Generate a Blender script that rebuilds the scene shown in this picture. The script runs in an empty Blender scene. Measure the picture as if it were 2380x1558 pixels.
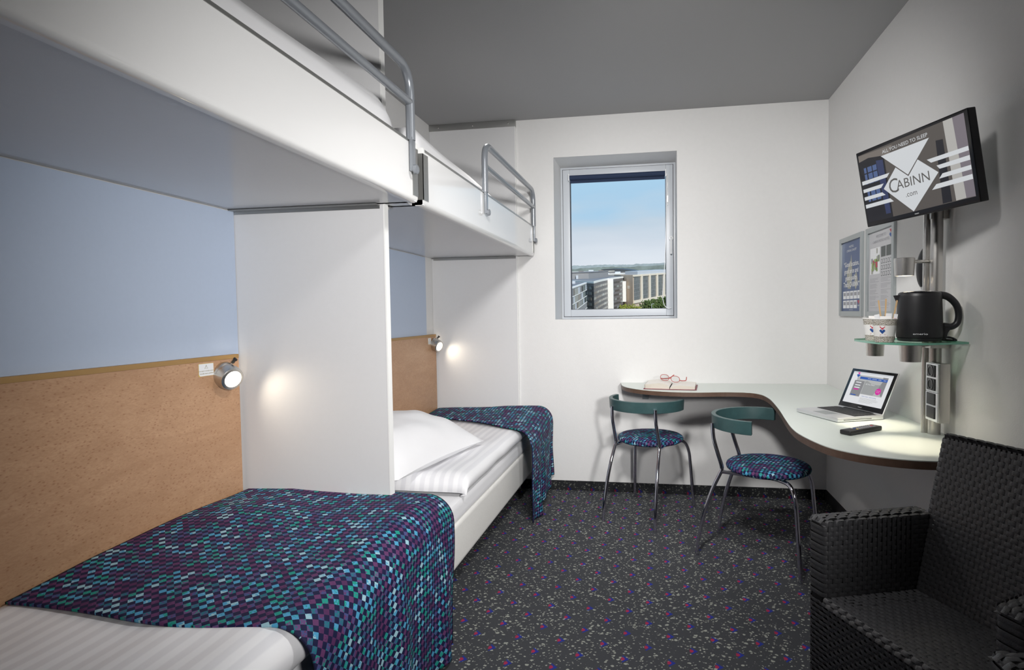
import bpy, bmesh, math, random
from mathutils import Vector, Matrix, noise
random.seed(7)
PI = math.pi
S = bpy.context.scene
COL = S.collection

# ---------------------------------------------------------------- camera
FPX, CXP, CYP = 1310.0, 1316.0, 779.0
YAW, PIT, ROL, EYE = .1603, -.0386, -.0119, 1.2248
cy, sy = math.cos(YAW), math.sin(YAW); cp, sp = math.cos(PIT), math.sin(PIT); cr, sr = math.cos(ROL), math.sin(ROL)
r0 = Vector((cy, sy, 0)); u0 = Vector((sp*sy, -sp*cy, cp)); fw = Vector((-cp*sy, cp*cy, sp))
rt = cr*r0 + sr*u0; up = -sr*r0 + cr*u0
cam_d = bpy.data.cameras.new('camera'); cam = bpy.data.objects.new('camera', cam_d); COL.objects.link(cam)
cam_d.sensor_fit = 'HORIZONTAL'; cam_d.sensor_width = 36; cam_d.lens = FPX/2380*36
cam_d.shift_x = -(CXP-1190)/2380; cam_d.shift_y = (CYP-779)/2380
cam_d.clip_start = .02; cam_d.clip_end = 6000
m = Matrix((( rt.x, up.x, -fw.x, 0), (rt.y, up.y, -fw.y, 0), (rt.z, up.z, -fw.z, EYE), (0, 0, 0, 1)))
cam.matrix_world = m
S.camera = cam

# ---------------------------------------------------------------- light
S.view_settings.view_transform = 'Standard'; S.view_settings.look = 'None'
S.view_settings.exposure = 0; S.view_settings.gamma = 1
try: S.view_settings.use_curve_mapping = False
except Exception: pass
W = bpy.data.worlds.new('sky'); S.world = W; W.use_nodes = True
nt = W.node_tree; nt.nodes.clear()
def N(nt, t, **k):
    n = nt.nodes.new(t)
    for a, b in k.items():
        if a in n.inputs: n.inputs[a].default_value = b
        else: setattr(n, a, b)
    return n
wo = N(nt, 'ShaderNodeOutputWorld'); bg = N(nt, 'ShaderNodeBackground'); tc = N(nt, 'ShaderNodeTexCoord')
sx = N(nt, 'ShaderNodeSeparateXYZ'); nt.links.new(tc.outputs['Generated'], sx.inputs[0])
mp = N(nt, 'ShaderNodeMapping'); mp.inputs['Scale'].default_value = (1.2, 1.2, 5); nt.links.new(tc.outputs['Generated'], mp.inputs[0])
nz = N(nt, 'ShaderNodeTexNoise'); nz.inputs['Scale'].default_value = 1.7; nz.inputs['Detail'].default_value = 4; nt.links.new(mp.outputs[0], nz.inputs[0])
ad = N(nt, 'ShaderNodeMath', operation='MULTIPLY_ADD'); ad.inputs[1].default_value = .26; nt.links.new(nz.outputs[0], ad.inputs[0])
sb = N(nt, 'ShaderNodeMath', operation='SUBTRACT'); sb.inputs[1].default_value = .13; nt.links.new(sx.outputs[2], sb.inputs[0]); nt.links.new(sb.outputs[0], ad.inputs[2])
rp = N(nt, 'ShaderNodeValToRGB'); nt.links.new(ad.outputs[0], rp.inputs[0])
e = rp.color_ramp.elements
e[0].position = .08; e[0].color = (.78, .83, .90, 1); e[1].position = .13; e[1].color = (.66, .73, .82, 1)
for p_, c_ in ((.17, (.56, .67, .78)), (.21, (.42, .64, .84)), (.30, (.42, .68, .88)), (.9, (.20, .40, .75))):
    x_ = rp.color_ramp.elements.new(p_); x_.color = (*c_, 1)
nt.links.new(rp.outputs[0], bg.inputs[0]); bg.inputs[1].default_value = 1.0; nt.links.new(bg.outputs[0], wo.inputs[0])

def light(name, kind, loc, target, energy, color=(1, 1, 1), size=.5, size_y=None, spot=None, blend=.5):
    d = bpy.data.lights.new(name, kind); o = bpy.data.objects.new(name, d); COL.objects.link(o)
    o.location = loc; d.energy = energy; d.color = color
    dirv = Vector(target) - Vector(loc); o.rotation_euler = dirv.to_track_quat('-Z', 'Y').to_euler()
    if kind == 'AREA':
        d.shape = 'RECTANGLE'; d.size = size; d.size_y = size_y or size
    elif kind == 'SPOT':
        d.spot_size = spot; d.spot_blend = blend; d.shadow_soft_size = size
    elif kind == 'POINT': d.shadow_soft_size = size
    return o
sun = light('sun', 'SUN', (20, -10, 26), (0, 30, 0), 4.0, (1, .96, .9)); sun.data.angle = .05
# photographer's strobes out of view, plus fill added overhead and above the far bunk
light('right_strobe', 'SPOT', (.80, -.30, 1.50), (-.90, 2.50, 1.12), 345, (1, .985, .965), .14, spot=math.radians(66), blend=1.0)
light('left_strobe', 'SPOT', (-.14, .95, 2.24), (.34, 3.8, 1.20), 215, (1, .985, .965), .12, spot=math.radians(82), blend=1.0)
light('overhead_fill', 'SPOT', (.30, 1.55, 2.45), (-.65, 2.2, .3), 90, (1, .98, .96), .10, spot=math.radians(94), blend=1.0)  # unseen light added above the frame to brighten the far bed
light('far_fill', 'SPOT', (-.95, 3.05, 2.42), (.30, 2.75, 0), 22, (1, .96, .92), .05, spot=math.radians(100), blend=.8)  # added unseen light for the floor; no ceiling fixture here

# ---------------------------------------------------------------- materials
def new_mat(name):
    mt = bpy.data.materials.new(name); mt.use_nodes = True
    return mt, mt.node_tree, mt.node_tree.nodes['Principled BSDF']
def mat(name, col, rough=.5, metal=0, bump=0, bscale=200, var=0, vscale=8, spec=.5, emit=None, es=1, coat=0, trans=0, sheen=0, aniso=None):
    mt, nt, b = new_mat(name)
    b.inputs['Base Color'].default_value = (*col, 1); b.inputs['Roughness'].default_value = rough; b.inputs['Metallic'].default_value = metal
    b.inputs['Specular IOR Level'].default_value = spec
    b.inputs['Coat Weight'].default_value = coat; b.inputs['Transmission Weight'].default_value = trans
    if sheen: b.inputs['Sheen Weight'].default_value = sheen
    if emit: b.inputs['Emission Color'].default_value = (*emit, 1); b.inputs['Emission Strength'].default_value = es
    tc = N(nt, 'ShaderNodeTexCoord')
    if bump:
        n = N(nt, 'ShaderNodeTexNoise'); n.inputs['Scale'].default_value = bscale; n.inputs['Detail'].default_value = 3
        nt.links.new(tc.outputs['Object'], n.inputs[0])
        if aniso:
            mpp = N(nt, 'ShaderNodeMapping'); mpp.inputs['Scale'].default_value = aniso
            nt.links.new(tc.outputs['Object'], mpp.inputs[0]); nt.links.new(mpp.outputs[0], n.inputs[0])
        bp = N(nt, 'ShaderNodeBump'); bp.inputs['Strength'].default_value = bump; bp.inputs['Distance'].default_value = .002
        nt.links.new(n.outputs[0], bp.inputs['Height']); nt.links.new(bp.outputs[0], b.inputs['Normal'])
    if var:
        n = N(nt, 'ShaderNodeTexNoise'); n.inputs['Scale'].default_value = vscale; n.inputs['Detail'].default_value = 4
        nt.links.new(tc.outputs['Object'], n.inputs[0])
        mx = N(nt, 'ShaderNodeMix', data_type='RGBA'); mx.inputs[6].default_value = (*[c*(1-var) for c in col], 1); mx.inputs[7].default_value = (*[min(1, c*(1+var)) for c in col], 1)
        nt.links.new(n.outputs[0], mx.inputs[0]); nt.links.new(mx.outputs[2], b.inputs['Base Color'])
    return mt
M = {}
M['wall'] = mat('wall_paint', (.74, .735, .73), .75, bump=.25, bscale=180, var=.02, vscale=40)
M['frontwall'] = mat('darkened_unseen_wall', (.10, .09, .08), .6)  # wall behind the camera, darkened only to cut bounced light
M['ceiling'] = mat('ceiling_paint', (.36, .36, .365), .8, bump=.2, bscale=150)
M['laminate'] = mat('white_laminate', (.66, .66, .67), .13, bump=.05, bscale=400, var=.015, vscale=60)
M['laminate_dull'] = mat('grey_white_laminate', (.66, .66, .67), .5, bump=.06, bscale=400, var=.015, vscale=60)
M['edge'] = mat('white_edge_band', (.86, .86, .85), .35)
M['blue'] = mat('pale_blue_laminate', (.47, .55, .69), .5, bump=.05, bscale=400, var=.02, vscale=70)
M['gloss'] = mat('gloss_white_board', (.80, .80, .80), .12, coat=.3)
M['alu'] = mat('brushed_aluminium', (.42, .42, .41), .35, metal=.9, bump=.1, bscale=300, aniso=(1, 1, 30))
M['steel'] = mat('brushed_steel', (.58, .565, .54), .27, metal=1, bump=.15, bscale=60, aniso=(40, 40, 1))
M['rail'] = mat('grey_painted_tube', (.27, .29, .32), .28, metal=.35, coat=.3)
M['chrome'] = mat('chrome', (.62, .61, .68), .08, metal=1)
M['whiteplastic'] = mat('white_plastic', (.82, .83, .84), .35)
M['frame'] = mat('window_frame_paint', (.56, .59, .63), .35)
M['seal'] = mat('window_seal', (.05, .05, .06), .6)
M['navyblind'] = mat('navy_blind_fabric', (.015, .03, .075), .8, bump=.1, bscale=500)
M['black'] = mat('matte_black_plastic', (.012, .012, .014), .42)
M['gblack'] = mat('gloss_black_plastic', (.008, .008, .01), .12)
M['greenwood'] = mat('green_stained_wood', (.032, .074, .077), .38, var=.25, vscale=30, bump=.06, bscale=120)
M['desk'] = mat('pale_green_laminate', (.66, .71, .67), .3, bump=.05, bscale=500, var=.015, vscale=100)
M['deskedge'] = mat('brown_wood_edge', (.11, .065, .045), .45, var=.25, vscale=60)
M['linen'] = mat('white_linen', (.86, .86, .88), .8, bump=.6, bscale=9, sheen=.1)
M['basefab'] = mat('cream_base_fabric', (.82, .81, .78), .85, bump=.5, bscale=350, var=.05, vscale=90)
M['dark'] = mat('dark_plastic', (.02, .02, .02), .6)
M['base'] = mat('base_skirting_black', (.016, .015, .016), .8, var=.3, vscale=80)
M['wicker'] = mat('black_wicker', (.050, .050, .054), .42, bump=.3, bscale=350, spec=.6)
M['wickerback'] = mat('wicker_backing', (.006, .006, .007), .8)
M['pageside'] = mat('page_edges', (.62, .57, .50), .8, bump=.6, bscale=60, aniso=(1, 1, 30))
M['page'] = mat('page_paper', (.82, .79, .74), .8)
M['redcover'] = mat('dark_red_cover', (.20, .03, .05), .5)
M['redplastic'] = mat('red_plastic', (.42, .08, .07), .3)
M['lampglow'] = mat('lamp_glow', (1, .9, .75), .5, emit=(1, .88, .68), es=14)
M['paper'] = mat('white_paper', (.50, .50, .52), .6)
M['posterblue'] = mat('poster_blue', (.06, .10, .22), .4)
M['postergrey'] = mat('poster_map_tan', (.34, .34, .29), .5)
M['posterwhite'] = mat('poster_white', (.75, .76, .78), .5)
M['postergreen'] = mat('poster_green', (.25, .33, .12), .5)
M['posterline'] = mat('poster_print_grey', (.30, .30, .33), .5)
M['posterred'] = mat('poster_red', (.45, .05, .08), .5)
M['posterdark'] = mat('poster_photo_dark', (.08, .09, .09), .5)
M['posterframe'] = mat('grey_poster_frame', (.38, .41, .42), .35, metal=.6)
M['brownpaper'] = mat('wooden_stirrer', (.62, .42, .22), .7)
M['cupwhite'] = mat('cup_paper', (.85, .84, .82), .6)
M['logored'] = mat('logo_red', (.55, .02, .06), .5)
M['logoblue'] = mat('logo_blue', (.02, .08, .30), .5)
M['stickeredge'] = mat('sticker_yellow', (.65, .48, .12), .6)
M['ink'] = mat('pale_ink', (.30, .26, .15), .6)
M['aluminium'] = mat('laptop_aluminium', (.72, .73, .75), .32, metal=.75)
M['key'] = mat('laptop_key', (.02, .02, .022), .5)

def emat(name, col, es=1):
    mt, nt, b = new_mat(name); b.inputs['Base Color'].default_value = (0, 0, 0, 1); b.inputs['Roughness'].default_value = .25
    b.inputs['Emission Color'].default_value = (*col, 1); b.inputs['Emission Strength'].default_value = es; return mt

def glass_mat(name, tint, mixv=.12):
    mt = bpy.data.materials.new(name); mt.use_nodes = True; nt = mt.node_tree; nt.nodes.clear()
    o = N(nt, 'ShaderNodeOutputMaterial'); t = N(nt, 'ShaderNodeBsdfTransparent'); g = N(nt, 'ShaderNodeBsdfGlossy'); mx = N(nt, 'ShaderNodeMixShader')
    t.inputs[0].default_value = (*tint, 1); g.inputs['Roughness'].default_value = .02; mx.inputs[0].default_value = mixv
    if mixv < .08:
        pass
    nt.links.new(t.outputs[0], mx.inputs[1]); nt.links.new(g.outputs[0], mx.inputs[2]); nt.links.new(mx.outputs[0], o.inputs[0]); return mt
M['pane'] = glass_mat('window_glass', (.985, .99, .99), .0)
M['lens'] = glass_mat('spectacle_lens', (.95, .95, .95), .08)
M['shelfglass'] = glass_mat('green_shelf_glass', (.75, .88, .80), .18)
M['glassedge'] = mat('green_glass_edge', (.16, .42, .31), .15, spec=.8)

def fabric_mat(name, cell, dark=1.0):
    """woven check of navy diamonds between teal, violet and blue ones; uv in metres"""
    mt, nt, b = new_mat(name); L = nt.links
    uv = N(nt, 'ShaderNodeUVMap'); mpn = N(nt, 'ShaderNodeMapping'); mpn.inputs['Rotation'].default_value = (0, 0, PI/4)
    mpn.inputs['Scale'].default_value = (1/cell, 1/cell, 1); L.new(uv.outputs[0], mpn.inputs[0])
    ck = N(nt, 'ShaderNodeTexChecker'); ck.inputs['Scale'].default_value = 1.0
    of = N(nt, 'ShaderNodeVectorMath', operation='ADD'); of.inputs[1].default_value = (1000.001, 1000.001, .5); L.new(mpn.outputs[0], of.inputs[0])
    L.new(of.outputs[0], ck.inputs[0])
    fl = N(nt, 'ShaderNodeVectorMath', operation='FLOOR'); L.new(of.outputs[0], fl.inputs[0])
    wn = N(nt, 'ShaderNodeTexWhiteNoise'); wn.noise_dimensions = '3D'; L.new(fl.outputs[0], wn.inputs[0])
    big = N(nt, 'ShaderNodeTexNoise'); big.inputs['Scale'].default_value = 14; big.inputs['Detail'].default_value = 1; L.new(uv.outputs[0], big.inputs[0])
    mm = N(nt, 'ShaderNodeMath', operation='MULTIPLY_ADD'); mm.inputs[1].default_value = .62; L.new(wn.outputs[0], mm.inputs[0])
    m2 = N(nt, 'ShaderNodeMath', operation='MULTIPLY_ADD'); m2.inputs[1].default_value = .9; m2.inputs[2].default_value = -.26; L.new(big.outputs[0], m2.inputs[0]); L.new(m2.outputs[0], mm.inputs[2])
    fn = N(nt, 'ShaderNodeTexNoise'); fn.inputs['Scale'].default_value = 170; L.new(uv.outputs[0], fn.inputs[0])
    m3 = N(nt, 'ShaderNodeMath', operation='MULTIPLY_ADD'); m3.inputs[1].default_value = .28; L.new(fn.outputs[0], m3.inputs[0]); L.new(mm.outputs[0], m3.inputs[2])
    rp = N(nt, 'ShaderNodeValToRGB'); rp.color_ramp.interpolation = 'CONSTANT'; L.new(m3.outputs[0], rp.inputs[0])
    cols = [(0, (.075, .022, .085)), (.36, (.11, .035, .115)), (.50, (.055, .07, .20)), (.57, (.012, .14, .19)), (.63, (.13, .06, .18)), (.70, (.010, .26, .21)), (.80, (.07, .30, .50)), (.92, (.30, .50, .58))]
    e = rp.color_ramp.elements; e[0].position, e[0].color = cols[0][0], (*cols[0][1], 1); e[1].position, e[1].color = cols[1][0], (*cols[1][1], 1)
    for p_, c_ in cols[2:]:
        x_ = e.new(p_); x_.color = (*c_, 1)
    mx = N(nt, 'ShaderNodeMix', data_type='RGBA'); mx.inputs[6].default_value = (.008, .009, .046, 1); L.new(ck.outputs[1], mx.inputs[0]); L.new(rp.outputs[0], mx.inputs[7])
    L.new(mx.outputs[2], b.inputs['Base Color']); b.inputs['Roughness'].default_value = .7; b.inputs['Specular IOR Level'].default_value = .25
    bp = N(nt, 'ShaderNodeBump'); bp.inputs['Strength'].default_value = .35; bp.inputs['Distance'].default_value = .002
    L.new(ck.outputs[1], bp.inputs['Height']); L.new(bp.outputs[0], b.inputs['Normal'])
    return mt
M['spread'] = fabric_mat('woven_diamond_fabric', .0150)
M['seatfab'] = fabric_mat('woven_diamond_seat_fabric', .0120)

def linen_stripe():
    mt, nt, b = new_mat('striped_white_linen'); L = nt.links
    tc = N(nt, 'ShaderNodeTexCoord'); sx = N(nt, 'ShaderNodeSeparateXYZ'); L.new(tc.outputs['Object'], sx.inputs[0])
    s = N(nt, 'ShaderNodeMath', operation='MULTIPLY'); s.inputs[1].default_value = 2*PI/.044; L.new(sx.outputs[0], s.inputs[0])
    q = N(nt, 'ShaderNodeMath', operation='SINE'); L.new(s.outputs[0], q.inputs[0])
    g = N(nt, 'ShaderNodeMapRange'); g.inputs[1].default_value = -.3; g.inputs[2].default_value = .3; L.new(q.outputs[0], g.inputs[0])
    mx = N(nt, 'ShaderNodeMix', data_type='RGBA'); mx.inputs[6].default_value = (.81, .81, .84, 1); mx.inputs[7].default_value = (.90, .90, .92, 1)
    L.new(g.outputs[0], mx.inputs[0]); L.new(mx.outputs[2], b.inputs['Base Color'])
    r = N(nt, 'ShaderNodeMapRange'); r.inputs[3].default_value = .45; r.inputs[4].default_value = .75; L.new(g.outputs[0], r.inputs[0]); L.new(r.outputs[0], b.inputs['Roughness'])
    return mt
M['stripe'] = linen_stripe()

def wood_mat():
    mt, nt, b = new_mat('birdseye_wood'); L = nt.links
    tc = N(nt, 'ShaderNodeTexCoord')
    mp = N(nt, 'ShaderNodeMapping'); mp.inputs['Scale'].default_value = (1, 1.0, 3.2); mp.inputs['Rotation'].default_value = (.18, 0, 0); L.new(tc.outputs['Object'], mp.inputs[0])
    n1 = N(nt, 'ShaderNodeTexNoise'); n1.inputs['Scale'].default_value = 3; n1.inputs['Detail'].default_value = 6; n1.inputs['Distortion'].default_value = 1.5; L.new(mp.outputs[0], n1.inputs[0])
    n2 = N(nt, 'ShaderNodeTexNoise'); n2.inputs['Scale'].default_value = 45; n2.inputs['Detail'].default_value = 4; n2.inputs['Distortion'].default_value = 2; L.new(mp.outputs[0], n2.inputs[0])
    mx = N(nt, 'ShaderNodeMix', data_type='RGBA'); mx.inputs[6].default_value = (.37, .205, .11, 1); mx.inputs[7].default_value = (.58, .36, .215, 1); L.new(n1.outputs[0], mx.inputs[0])
    r2 = N(nt, 'ShaderNodeMapRange'); r2.inputs[1].default_value = .4; r2.inputs[2].default_value = .7; r2.inputs[4].default_value = .62; L.new(n2.outputs[0], r2.inputs[0])
    mx2 = N(nt, 'ShaderNodeMix', data_type='RGBA'); mx2.inputs[7].default_value = (.36, .19, .10, 1); L.new(r2.outputs[0], mx2.inputs[0]); L.new(mx.outputs[2], mx2.inputs[6])
    mp2 = N(nt, 'ShaderNodeMapping'); mp2.inputs['Scale'].default_value = (1, 1, 1.9); mp2.inputs['Rotation'].default_value = (.25, 0, 0); L.new(tc.outputs['Object'], mp2.inputs[0])
    vo = N(nt, 'ShaderNodeTexVoronoi'); vo.voronoi_dimensions = '2D'; vo.inputs['Scale'].default_value = 52; s2_ = N(nt, 'ShaderNodeSeparateXYZ'); L.new(mp2.outputs[0], s2_.inputs[0]); c2_ = N(nt, 'ShaderNodeCombineXYZ'); L.new(s2_.outputs[1], c2_.inputs[0]); L.new(s2_.outputs[2], c2_.inputs[1]); L.new(c2_.outputs[0], vo.inputs[0])
    r3 = N(nt, 'ShaderNodeMapRange'); r3.inputs[1].default_value = .02; r3.inputs[2].default_value = .25; r3.inputs[3].default_value = .62; r3.inputs[4].default_value = 0; L.new(vo.outputs['Distance'], r3.inputs[0])
    sc = N(nt, 'ShaderNodeSeparateColor'); L.new(vo.outputs['Color'], sc.inputs[0])
    n4 = N(nt, 'ShaderNodeTexNoise'); n4.inputs['Scale'].default_value = 5; L.new(tc.outputs['Object'], n4.inputs[0])
    ths = N(nt, 'ShaderNodeMath', operation='LESS_THAN'); L.new(sc.outputs[0], ths.inputs[0]); n5 = N(nt, 'ShaderNodeMath', operation='MULTIPLY_ADD'); n5.inputs[1].default_value = 1.5; n5.inputs[2].default_value = -.40; L.new(n4.outputs[0], n5.inputs[0]); L.new(n5.outputs[0], ths.inputs[1])
    ml = N(nt, 'ShaderNodeMath', operation='MULTIPLY'); L.new(r3.outputs[0], ml.inputs[0]); L.new(ths.outputs[0], ml.inputs[1])
    mx3 = N(nt, 'ShaderNodeMix', data_type='RGBA'); mx3.inputs[7].default_value = (.24, .085, .035, 1); L.new(ml.outputs[0], mx3.inputs[0]); L.new(mx2.outputs[2], mx3.inputs[6])
    L.new(mx3.outputs[2], b.inputs['Base Color']); b.inputs['Roughness'].default_value = .42
    return mt
M['wood'] = wood_mat()
M['woodedge'] = mat('ochre_wood_edge', (.36, .21, .07), .5)

def carpet_mat(name, gain=1.0, vertical=False):
    mt, nt, b = new_mat(name); L = nt.links
    tc = N(nt, 'ShaderNodeTexCoord'); sx = N(nt, 'ShaderNodeSeparateXYZ')
    def mth(op, a, b_=None, c_=None):
        n = N(nt, 'ShaderNodeMath', operation=op)
        for i, v in enumerate((a, b_, c_)):
            if v is None: continue
            if isinstance(v, (int, float)): n.inputs[i].default_value = v
            else: L.new(v, n.inputs[i])
        return n.outputs[0]
    vec = tc.outputs['Object']
    L.new(vec, sx.inputs[0])
    X = sx.outputs[0]; Y = sx.outputs[2] if vertical else sx.outputs[1]
    # flecks
    mp = N(nt, 'ShaderNodeMapping'); mp.inputs['Rotation'].default_value = (0, 0, .3); mp.inputs['Scale'].default_value = (1, 1.25, 1); L.new(vec, mp.inputs[0])
    def flecks(scale, thr, soft, frac, off):
        m_ = N(nt, 'ShaderNodeMapping'); m_.inputs['Location'].default_value = (off, off, 0); L.new(mp.outputs[0], m_.inputs[0])
        nn = N(nt, 'ShaderNodeTexNoise'); nn.inputs['Scale'].default_value = scale*1.3; L.new(m_.outputs[0], nn.inputs[0])
        mixv = N(nt, 'ShaderNodeVectorMath', operation='MULTIPLY_ADD'); mixv.inputs[1].default_value = (.012, .012, 0); L.new(nn.outputs['Color'], mixv.inputs[0]); L.new(m_.outputs[0], mixv.inputs[2])
        vo = N(nt, 'ShaderNodeTexVoronoi'); vo.inputs['Scale'].default_value = scale; L.new(mixv.outputs[0], vo.inputs[0])
        sc = N(nt, 'ShaderNodeSeparateColor'); L.new(vo.outputs['Color'], sc.inputs[0])
        r = mth('MULTIPLY_ADD', sc.outputs[1], thr*.8, thr*.35)
        d = mth('SUBTRACT', r, vo.outputs['Distance']); d = mth('DIVIDE', d, soft); d = mth('MINIMUM', mth('MAXIMUM', d, 0), 1)
        return mth('MULTIPLY', d, mth('LESS_THAN', sc.outputs[0], frac))
    f = mth('MAXIMUM', flecks(55, .37, .06, .48, 0), flecks(100, .42, .08, .46, 3.3))
    cn = N(nt, 'ShaderNodeTexNoise'); cn.inputs['Scale'].default_value = 5; L.new(vec, cn.inputs[0])
    bn = N(nt, 'ShaderNodeTexNoise'); bn.inputs['Scale'].default_value = 500; L.new(vec, bn.inputs[0])
    base = N(nt, 'ShaderNodeMix', data_type='RGBA'); base.inputs[6].default_value = (.042*gain, .044*gain, .050*gain, 1); base.inputs[7].default_value = (.078*gain, .081*gain, .089*gain, 1); L.new(bn.outputs[0], base.inputs[0])
    m1 = N(nt, 'ShaderNodeMix', data_type='RGBA'); m1.inputs[7].default_value = (.36*gain, .375*gain, .33*gain, 1); L.new(f, m1.inputs[0]); L.new(base.outputs[2], m1.inputs[6])
    # lattice of small red and blue marks, one square lattice turned 45 degrees
    P = .162
    def lattice(ox, oy):
        a = mth('SUBTRACT', mth('MULTIPLY', mth('FRACT', mth('DIVIDE', mth('ADD', X, ox), P)), P), P/2)
        c = mth('SUBTRACT', mth('MULTIPLY', mth('FRACT', mth('DIVIDE', mth('ADD', Y, oy), P)), P), P/2)
        c = mth('ABSOLUTE', c)
        # red square half on the left, blue arrow on the right
        red = mth('MULTIPLY', mth('MULTIPLY', mth('GREATER_THAN', a, -.0125), mth('LESS_THAN', a, mth('MULTIPLY_ADD', c, -.65, .0022))), mth('LESS_THAN', c, .0085))
        blue = mth('MULTIPLY', mth('GREATER_THAN', a, mth('MULTIPLY_ADD', c, -.65, .0022)), mth('LESS_THAN', mth('ADD', a, mth('MULTIPLY', c, 1.1)), .0165))
        blue = mth('MULTIPLY', blue, mth('GREATER_THAN', a, -.008))
        return red, blue
    bx = (.364 + P/2) % P; by = (-2.844 + P/2) % P
    r1, b1 = lattice(bx, by); r2, b2 = lattice(bx+P/2, by+P/2)
    red = mth('MAXIMUM', r1, r2); blue = mth('MAXIMUM', b1, b2)
    m2 = N(nt, 'ShaderNodeMix', data_type='RGBA'); m2.inputs[7].default_value = (.025*gain, .04*gain, .27*gain, 1); L.new(blue, m2.inputs[0]); L.new(m1.outputs[2], m2.inputs[6])
    m3 = N(nt, 'ShaderNodeMix', data_type='RGBA'); m3.inputs[7].default_value = (.36*gain, .03*gain, .085*gain, 1); L.new(red, m3.inputs[0]); L.new(m2.outputs[2], m3.inputs[6])
    L.new(m3.outputs[2], b.inputs['Base Color']); b.inputs['Roughness'].default_value = .9; b.inputs['Specular IOR Level'].default_value = .15
    bp = N(nt, 'ShaderNodeBump'); bp.inputs['Strength'].default_value = .3; bp.inputs['Distance'].default_value = .002; L.new(bn.outputs[0], bp.inputs['Height']); L.new(bp.outputs[0], b.inputs['Normal'])
    return mt
M['carpet'] = carpet_mat('speckled_carpet')
M['carpet_base'] = carpet_mat('speckled_carpet_skirting', .32, True)

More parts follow.
